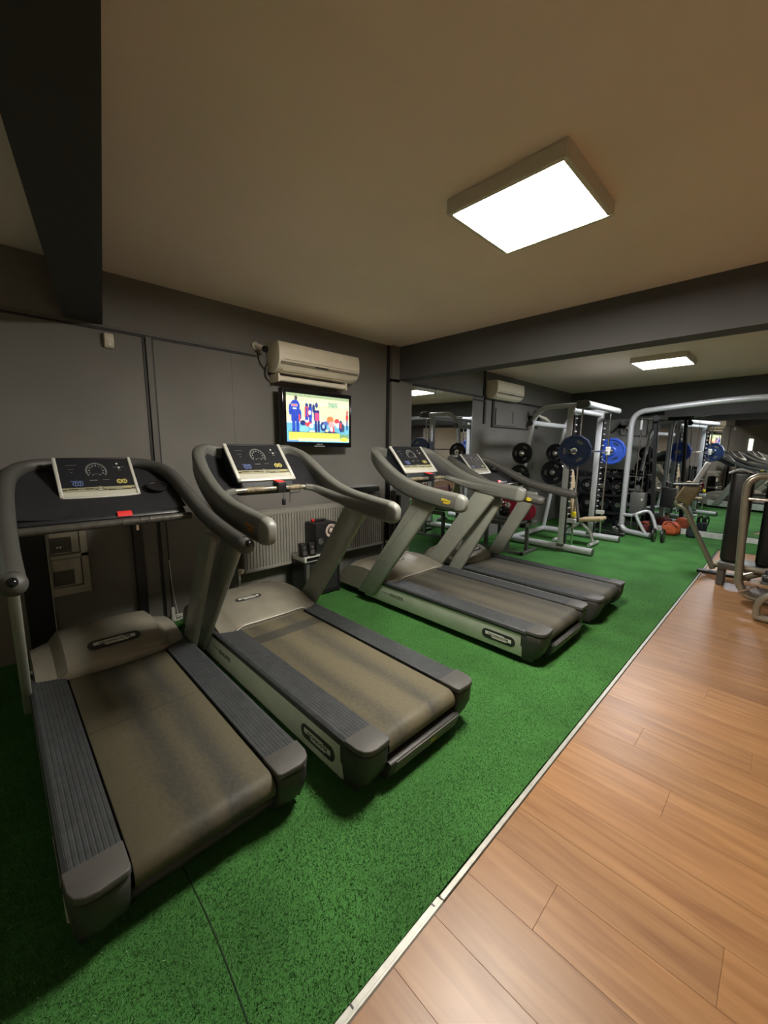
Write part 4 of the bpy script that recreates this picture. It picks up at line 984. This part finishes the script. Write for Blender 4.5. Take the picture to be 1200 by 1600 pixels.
# ---- adjustable bench inside the Smith machine
bn = empty('exercise_bench', 'adjustable bench with tan padding standing inside the Smith machine', 'bench', (-2.25, 6.72, 0))
def tilt(ax, a): return Matrix.Rotation(a, 3, ax)
MB().box((-2.42, 6.60, .40), (-2.36, 6.84, 1.20), .022, 3, rot=tilt('Y', -.20), about=(-2.34, 6.72, .42)).build('back_pad', 'tan', bn)
MB().box((-2.30, 6.59, .395), (-1.96, 6.85, .455), .022, 3, rot=tilt('Y', -.16)).build('seat_pad', 'tan', bn)
MB().tube([(-2.44, 6.72, .90), (-2.33, 6.72, .38), (-2.02, 6.72, .41)], .022, 10).build('pad_frame', 'steel_grey', bn)
MB().tube([(-2.32, 6.72, .37), (-2.14, 6.72, .22), (-2.08, 6.70, .045)], .026, 12).build('front_leg', 'silver', bn)
MB().tube([(-2.08, 6.52, .035), (-2.08, 6.90, .035)], .030, 12).build('foot_bar', 'silver', bn)
MB().tube([(-2.30, 6.72, .36), (-2.62, 6.72, .05)], .026, 12).build('rear_leg', 'silver', bn)
MB().tube([(-2.62, 6.50, .035), (-2.62, 6.92, .035)], .030, 12).build('foot_bar', 'silver', bn)

# ---- low bench rack between the farthest treadmill and the Smith machine
lr = empty('low_weight_rack', 'low grey steel rack behind the farthest treadmill, holding the crimson plates', 'rack', (-2.8, 5.45, 0))
for x_, y_ in ((-2.80, 5.30), (-2.60, 5.48)): MB().box((x_ - .025, y_ - .02, .03), (x_ + .025, y_ + .02, .42), .004, 1).build('leg', 'steel_grey', lr)
MB().box((-3.20, 5.28, .0), (-2.55, 5.33, .045), .006, 1).box((-2.60, 5.28, 0), (-2.55, 5.75, .045), .006, 1).build('floor_bar', 'steel_grey', lr)
MB().box((-3.20, 5.28, .40), (-2.56, 5.34, .46), .008, 1).box((-2.62, 5.28, .40), (-2.56, 5.75, .46), .008, 1).build('top_bar', 'steel_grey', lr)
MB().box((-2.60, 5.46, .43), (-2.54, 5.52, .66), .006, 1).build('peg_post', 'steel_grey', lr)
MB().tube([(-2.57, 5.49, .62), (-2.57, 5.25, .64)], .014, 10).build('plate_peg', 'chrome', lr)
MB().box((-3.20, 5.70, .0), (-3.15, 5.75, .42), .004, 1).build('leg', 'steel_grey', lr)
MB().box((-3.20, 5.30, .0), (-3.15, 5.35, .42), .004, 1).build('leg', 'steel_grey', lr)
MB().box((-3.18, 5.34, .46), (-2.66, 5.72, .52), .02, 2).build('pad', 'steel_grey', lr)
disc_plate('weight_plate', 'crimson plate standing on its peg in front of the Smith machine', (-2.57, 5.36, .64), 'y', .135, .04, 'crimson', rim='maroon')
disc_plate('weight_plate', 'crimson plate behind the crossed treadmill uprights, left of the first', (-2.98, 5.60, .66), 'y', .14, .04, 'crimson', rim='maroon')
kb = empty('kettlebell', 'glossy black kettlebell on the low steel rack', 'kettlebell', (-2.95, 5.42, .52))
MB().lathe([(.03, 0), (.055, .006), (.078, .04), (.082, .075), (.07, .115), (.04, .14), (.0, .15)], (-2.95, 5.42, .52), 'z', 24).build('ball', 'black_gloss', kb)
MB().tube([(-2.99, 5.42, .64), (-2.995, 5.42, .69), (-2.97, 5.42, .72), (-2.93, 5.42, .72), (-2.905, 5.42, .69), (-2.91, 5.42, .64)], .012, 10, smooth=4).build('handle', 'chrome', kb)
pc = empty('seat_cushion', 'faded pink cushion lying above the crimson plate behind the uprights', 'cushion', (-2.9, 5.66, .52))
MB().box((-3.05, 5.62, .68), (-2.72, 5.70, .86), .03, 3, rot=tilt('Y', .2)).box((-2.93, 5.63, .52), (-2.86, 5.69, .72), .01, 1).build('cushion', 'pink', pc)

# ---- rack with black plates and small dumbbells at the end wall
yr = 8.55
rk = empty('plate_rack', 'long black plate and dumbbell rack at the end wall', 'rack', (-2.7, yr, 0))
for x_ in (-3.25, -2.72, -2.18): MB().box((x_ - .03, yr + .05, 0), (x_ + .03, yr + .12, 1.00), .006, 1).build('upright', 'black', rk)
for z_, d in ((.98, -.05), (.62, -.10), (.28, -.14)): MB().box((-3.28, yr + d, z_), (-2.15, yr + .14, z_ + .035), .006, 1).build('shelf', 'black', rk)
MB().box((-3.28, yr - .25, 0), (-2.15, yr - .18, .05), .008, 1).build('floor_bar', 'black', rk)
for x_ in (-3.20, -2.22): MB().box((x_ - .03, yr - .2, .0), (x_ + .03, yr + .1, .05), .006, 1).build('foot', 'black', rk)
lab = {0: 'on the top shelf', 1: 'on the middle shelf', 2: 'on the lowest shelf'}
pos = ['leftmost', 'second from the left', 'third from the left', 'rightmost']
base = None
for row_, (z_, r_) in enumerate(((.82, .130), (.48, .130), (.15, .125))):
    for k in range(4):
        x_ = -3.10 + .27 * k + .04 * row_
        p = disc_plate('weight_plate', 'glossy black plate, %s in the %s row of the end wall rack' % (pos[k], ['top', 'middle', 'bottom'][row_]),
                       (x_, yr - .09 - .03 * row_, z_), 'y', r_, .05, 'black_gloss', grips=(row_ == 0), group='black plates on the end wall rack')
def dumbbell(label, x, y, z, r=.05, ln=.13, mt='black', group=None, rotz=0.0):
    t = empty('dumbbell', label, 'dumbbell', (x, y, z), group)
    MB().tube([(x, y - ln / 2, z), (x, y + ln / 2, z)], .014, 10).build('handle', 'chrome', t)
    for s in (-1, 1): MB().lathe([(r * .7, -.03), (r, -.022), (r, .022), (r * .7, .03)], (x, y + s * ln / 2, z), 'y', 6, .5).build('head', mt, t, sharp=.3)
    t.rotation_euler.z = rotz
    return t
for k in range(7):
    dumbbell('small black dumbbell on the rack top, %s' % ['leftmost', 'second from the left', 'third from the left', 'in the middle of seven', 'third from the right', 'second from the right', 'rightmost'][k],
             -3.15 + .15 * k, yr + .03, 1.06, .048, .12, group='small dumbbells on the rack top')

# ---- cable crossover machine
cm = empty('cable_machine', 'cable machine with a high silver arched frame and grey weight stack cover', 'gym machine', (-1.9, 8.1, 0))
MB().tube([(-1.58, 7.96, .062), (-1.80, 8.04, .062), (-1.98, 8.09, .075), (-2.06, 8.11, .14), (-2.075, 8.12, .30), (-2.08, 8.12, 1.6), (-2.08, 8.12, 1.95), (-2.04, 8.12, 2.09), (-1.94, 8.115, 2.165), (-1.80, 8.11, 2.185), (-1.3, 8.10, 2.235), (-.7, 8.08, 2.275), (0, 8.05, 2.275), (.7, 8.02, 2.235), (1.15, 8.0, 2.18), (1.35, 8.0, 2.08), (1.42, 8.0, 1.9), (1.42, 8.0, .1)], .045, 16, smooth=4).build('arched_frame', 'silver', cm)
MB().tube([(-1.58, 7.96, .062), (-1.555, 7.95, .062)], .047, 16).build('end_cap', 'steel_grey', cm)
sc_ = MB().box((-2.01, 8.22, .36), (-1.78, 8.40, .76), .015, 2).build('stack_cover', 'steel_grey', cm)
MB().lathe([(.02, 0), (.02, .01), (0, .012)], (-1.82, 8.215, .64), 'y', 12).xform(Matrix.Identity(4)).build('round_badge', 'frame_silver', sc_)
for x_ in (-1.97, -1.86): MB().tube([(x_, 8.31, .05), (x_, 8.31, 2.14)], .010, 10).build('guide_rod', 'chrome', cm)
MB().lathe([(.03, 0), (.045, .01), (.045, .09), (.03, .10)], (-1.93, 8.31, .78), 'z', 16).build('top_weight', 'steel_grey', cm)
MB().box((-2.06, 8.2, 0), (-1.6, 8.42, .05), .01, 1).build('base_plate', 'black', cm)
MB().box((-2.05, 8.24, 2.10), (-1.66, 8.38, 2.18), .01, 1).build('head_plate', 'black', cm)
MB().prism([(-1.79, 2.1), (-1.74, 2.1), (-1.60, .05), (-1.66, .05)], 'y', 8.26, 8.32, .006, 1).build('column', 'black', cm)
for p0, p1 in (((-1.78, 8.2, 2.1), (-1.74, 8.18, .85)), ((-1.88, 8.2, 2.1), (-1.62, 8.1, .45)), ((-1.70, 8.2, 2.08), (-1.66, 8.15, 1.0))):
    MB().tube([p0, p1], .0045, 6).build('cable', 'black', cm)
MB().tube([(-1.93, 8.12, 2.02), (-1.93, 8.12, 1.86)], .020, 10).build('pulley_bracket', 'silver', cm)
MB().lathe([(.02, -.012), (.05, -.012), (.043, 0), (.05, .012), (.02, .012)], (-1.74, 8.18, 2.05), 'y', 22).build('pulley', 'black', cm)
MB().tube([(-2.06, 8.10, .36), (-1.92, 8.10, .36), (-1.90, 8.2, .36)], .028, 10).build('short_strut', 'silver', cm)
MB().tube([(-1.66, 7.98, .08), (-1.83, 8.02, .36), (-1.80, 8.05, .42), (-1.68, 8.10, .46), (-1.60, 8.10, .36), (-1.52, 8.05, .16)], .026, 12, smooth=4).build('foot_brace', 'silver', cm)

# black low step left of the cable machine
stp = empty('low_step', 'flat black platform on the turf in front of the plate rack', 'step', (-2.1, 7.95, 0))
MB().box((-2.42, 7.80, .02), (-1.95, 7.98, .05), .006, 1).build('top', 'black', stp)
for x_ in (-2.38, -1.99): MB().box((x_ - .02, 7.82, 0), (x_ + .02, 7.96, .022)).build('foot', 'black', stp)

def lump(name, label, cat, c, r, m_, seed, extra=None):
    rr = random.Random(seed); t = empty(name, label, cat, (c[0], c[1], 0))
    bm = bmesh.new(); bmesh.ops.create_icosphere(bm, subdivisions=4, radius=1)
    ph = [(rr.uniform(2, 5), rr.uniform(0, 6), rr.uniform(2, 5), rr.uniform(0, 6)) for _ in range(4)]
    for v in bm.verts:
        n = sum(math.sin(v.co.x * a + b) * math.sin(v.co.y * c_ + v.co.z * 3 + d) for a, b, c_, d in ph) * .06
        q = Vector([math.copysign(abs(c_) ** .55, c_) for c_ in v.co]) * (.88 + n); z = q.z * r[2] + c[2]
        v.co = Vector((c[0] + q.x * r[0], c[1] + q.y * r[1], max(.002, z)))
    m = MB(); m.bm.free(); m.bm = bm; m.build('body', m_, t, sharp=1.2); return t
b1 = lump('gym_bag', 'bright orange gym bag on the turf at the end mirror', 'bag', (-1.42, 8.66, .12), (.15, .12, .13), 'orange', 1)
MB().tube([(-1.52, 8.58, .15), (-1.46, 8.53, .24), (-1.38, 8.53, .24), (-1.31, 8.59, .15)], .010, 8, smooth=4).build('strap', 'maroon', b1)
b2 = lump('gym_bag', 'dark red gym bag slumped left of the orange bag', 'bag', (-1.80, 8.66, .09), (.15, .14, .12), 'maroon', 2)
MB().tube([(-1.90, 8.56, .12), (-1.84, 8.51, .2), (-1.76, 8.52, .19), (-1.70, 8.56, .1)], .010, 8, smooth=4).build('strap', 'orange', b2)
b3 = lump('gym_bag', 'dark green backpack right of the orange bag', 'bag', (-1.12, 8.70, .10), (.08, .09, .12), 'console_back', 3)
MB().tube([(-1.15, 8.62, .18), (-1.12, 8.60, .24), (-1.08, 8.62, .18)], .009, 8, smooth=4).build('strap', 'black', b3)
for k, (x_, y_) in enumerate(((-1.50, 7.80), (-1.38, 7.84))):
    p = disc_plate('weight_plate', ['small black plate leaning on the end of the cable machine foot', 'small black plate standing right of the other one by the cable machine foot'][k], (x_, y_, .115), 'x', .113, .035, 'black', rim='steel_grey')
dumbbell('chrome dumbbell lying on the turf between rack and cable machine', -2.18, 8.22, .052, .05, .15, 'steel_grey', rotz=.6)

# ---- bench with brown pad by the laminate edge
pb = empty('curl_bench', 'preacher curl bench with brown pad and slanting silver leg at the laminate corner', 'bench', (-.62, 6.3, 0))
MB().tube([(-.555, 6.3, .06), (-.62, 6.3, .20), (-.78, 6.3, .52), (-.88, 6.3, .72), (-.93, 6.3, .79), (-.99, 6.3, .815), (-1.00, 6.3, .85), (-.95, 6.3, .90), (-.90, 6.3, .96)], .030, 14, smooth=4).build('slanting_leg', 'silver_warm', pb)
MB().box((-.975, 6.21, .84), (-.80, 6.28, 1.12), .025, 3, rot=tilt('Y', .42)).build('pad', 'brown', pb)
MB().box((-.83, 6.30, 1.04), (-.77, 6.34, 1.38), .01, 1, rot=tilt('Y', .40)).build('post', 'silver', pb)
MB().box((-1.05, 6.16, 1.075), (-.77, 6.20, 1.105), .008, 1, rot=tilt('Y', -.06)).build('bar_rest', 'black', pb)
MB().tube([(-1.045, 6.18, 1.108), (-.775, 6.18, 1.125)], .006, 8).build('bright_rod', 'chrome', pb)
MB().tube([(-.90, 6.3, .80), (-.88, 6.32, 1.02), (-.84, 6.32, 1.12)], .022, 10).build('pad_frame', 'silver_warm', pb)
MB().box((-.70, 6.22, .0), (-.20, 6.34, .035), .008, 1).build('foot_plate', 'black', pb)
MB().tube([(-.55, 6.3, .13), (.5, 6.3, .13)], .045, 14).build('base_tube', 'silver_warm', pb)

# ---- machine at the right picture edge
rm = empty('stack_machine', 'weight machine at the right edge with black covers behind a curved silver post', 'gym machine', (-.1, 5.6, 0))
MB().box((-.465, 5.75, .28), (-.27, 6.02, 1.30), .05, 4).build('weight_cover', 'black', rm)
MB().box((-.17, 5.75, .28), (.06, 6.02, 1.32), .05, 4).build('weight_cover', 'black', rm)
for x_, z_ in ((-.385, 1.30), (-.055, 1.32)): MB().tube([(x_ - .1, 5.78, z_ - .03), (x_, 5.76, z_ + .012), (x_ + .1, 5.78, z_ - .03)], .012, 8, smooth=4).build('top_trim', 'silver', rm)
MB().box((-.47, 5.72, .20), (.10, 6.05, .285), .02, 2).build('cover_base', 'steel_grey', rm)
MB().box((-.47, 5.78, .0), (-.40, 6.0, .205), .01, 1).box((.0, 5.78, 0), (.07, 6.0, .205), .01, 1).build('base_foot', 'steel_grey', rm)
MB().sweep(curve([(.22, 5.34, .055), (.0, 5.34, .055), (-.16, 5.34, .07), (-.245, 5.34, .17), (-.262, 5.34, .32), (-.285, 5.34, .8), (-.30, 5.34, 1.10), (-.285, 5.34, 1.21), (-.22, 5.35, 1.265), (-.12, 5.36, 1.27)], 5), rrect(.065, .115, .03, 4), up=(0, 1, 0)).build('curved_post', 'silver_warm', rm, sharp=1.0)
MB().tube([(-.27, 5.30, 1.045), (.45, 5.26, 1.045)], .018, 12).build('cross_bar', 'chrome', rm)
MB().tube([(-.28, 5.40, .20), (.02, 5.55, .34), (.30, 5.6, .60)], .035, 12).build('slanting_strut', 'silver_warm', rm)
MB().tube([(-.28, 5.40, .33), (.35, 5.42, .30)], .030, 12).build('lower_bar', 'silver_warm', rm)
MB().box((-.08, 4.98, .32), (.40, 5.28, .37), .02, 2).build('seat_pad', 'black', rm)
MB().box((-.09, 4.97, .295), (.41, 5.29, .32), .006, 1).build('seat_plate', 'steel_grey', rm)
MB().box((.10, 5.08, .0), (.18, 5.18, .30), .01, 1).build('seat_post', 'steel_grey', rm)
MB().sweep(curve([(.42, 4.78, .30), (.14, 4.78, .29), (.0, 4.78, .26), (-.07, 4.78, .17), (-.075, 4.78, .07), (-.03, 4.78, .035), (.45, 4.78, .035)], 5), rrect(.05, .07, .02, 3), up=(0, 1, 0)).build('floor_loop', 'silver_warm', rm, sharp=1.0)
MB().tube([(-.24, 5.30, .10), (-.10, 5.06, .24)], .008, 8).build('pin_lever', 'chrome', rm)

for o in bpy.data.objects:
    if '_o' in o: del o['_o']
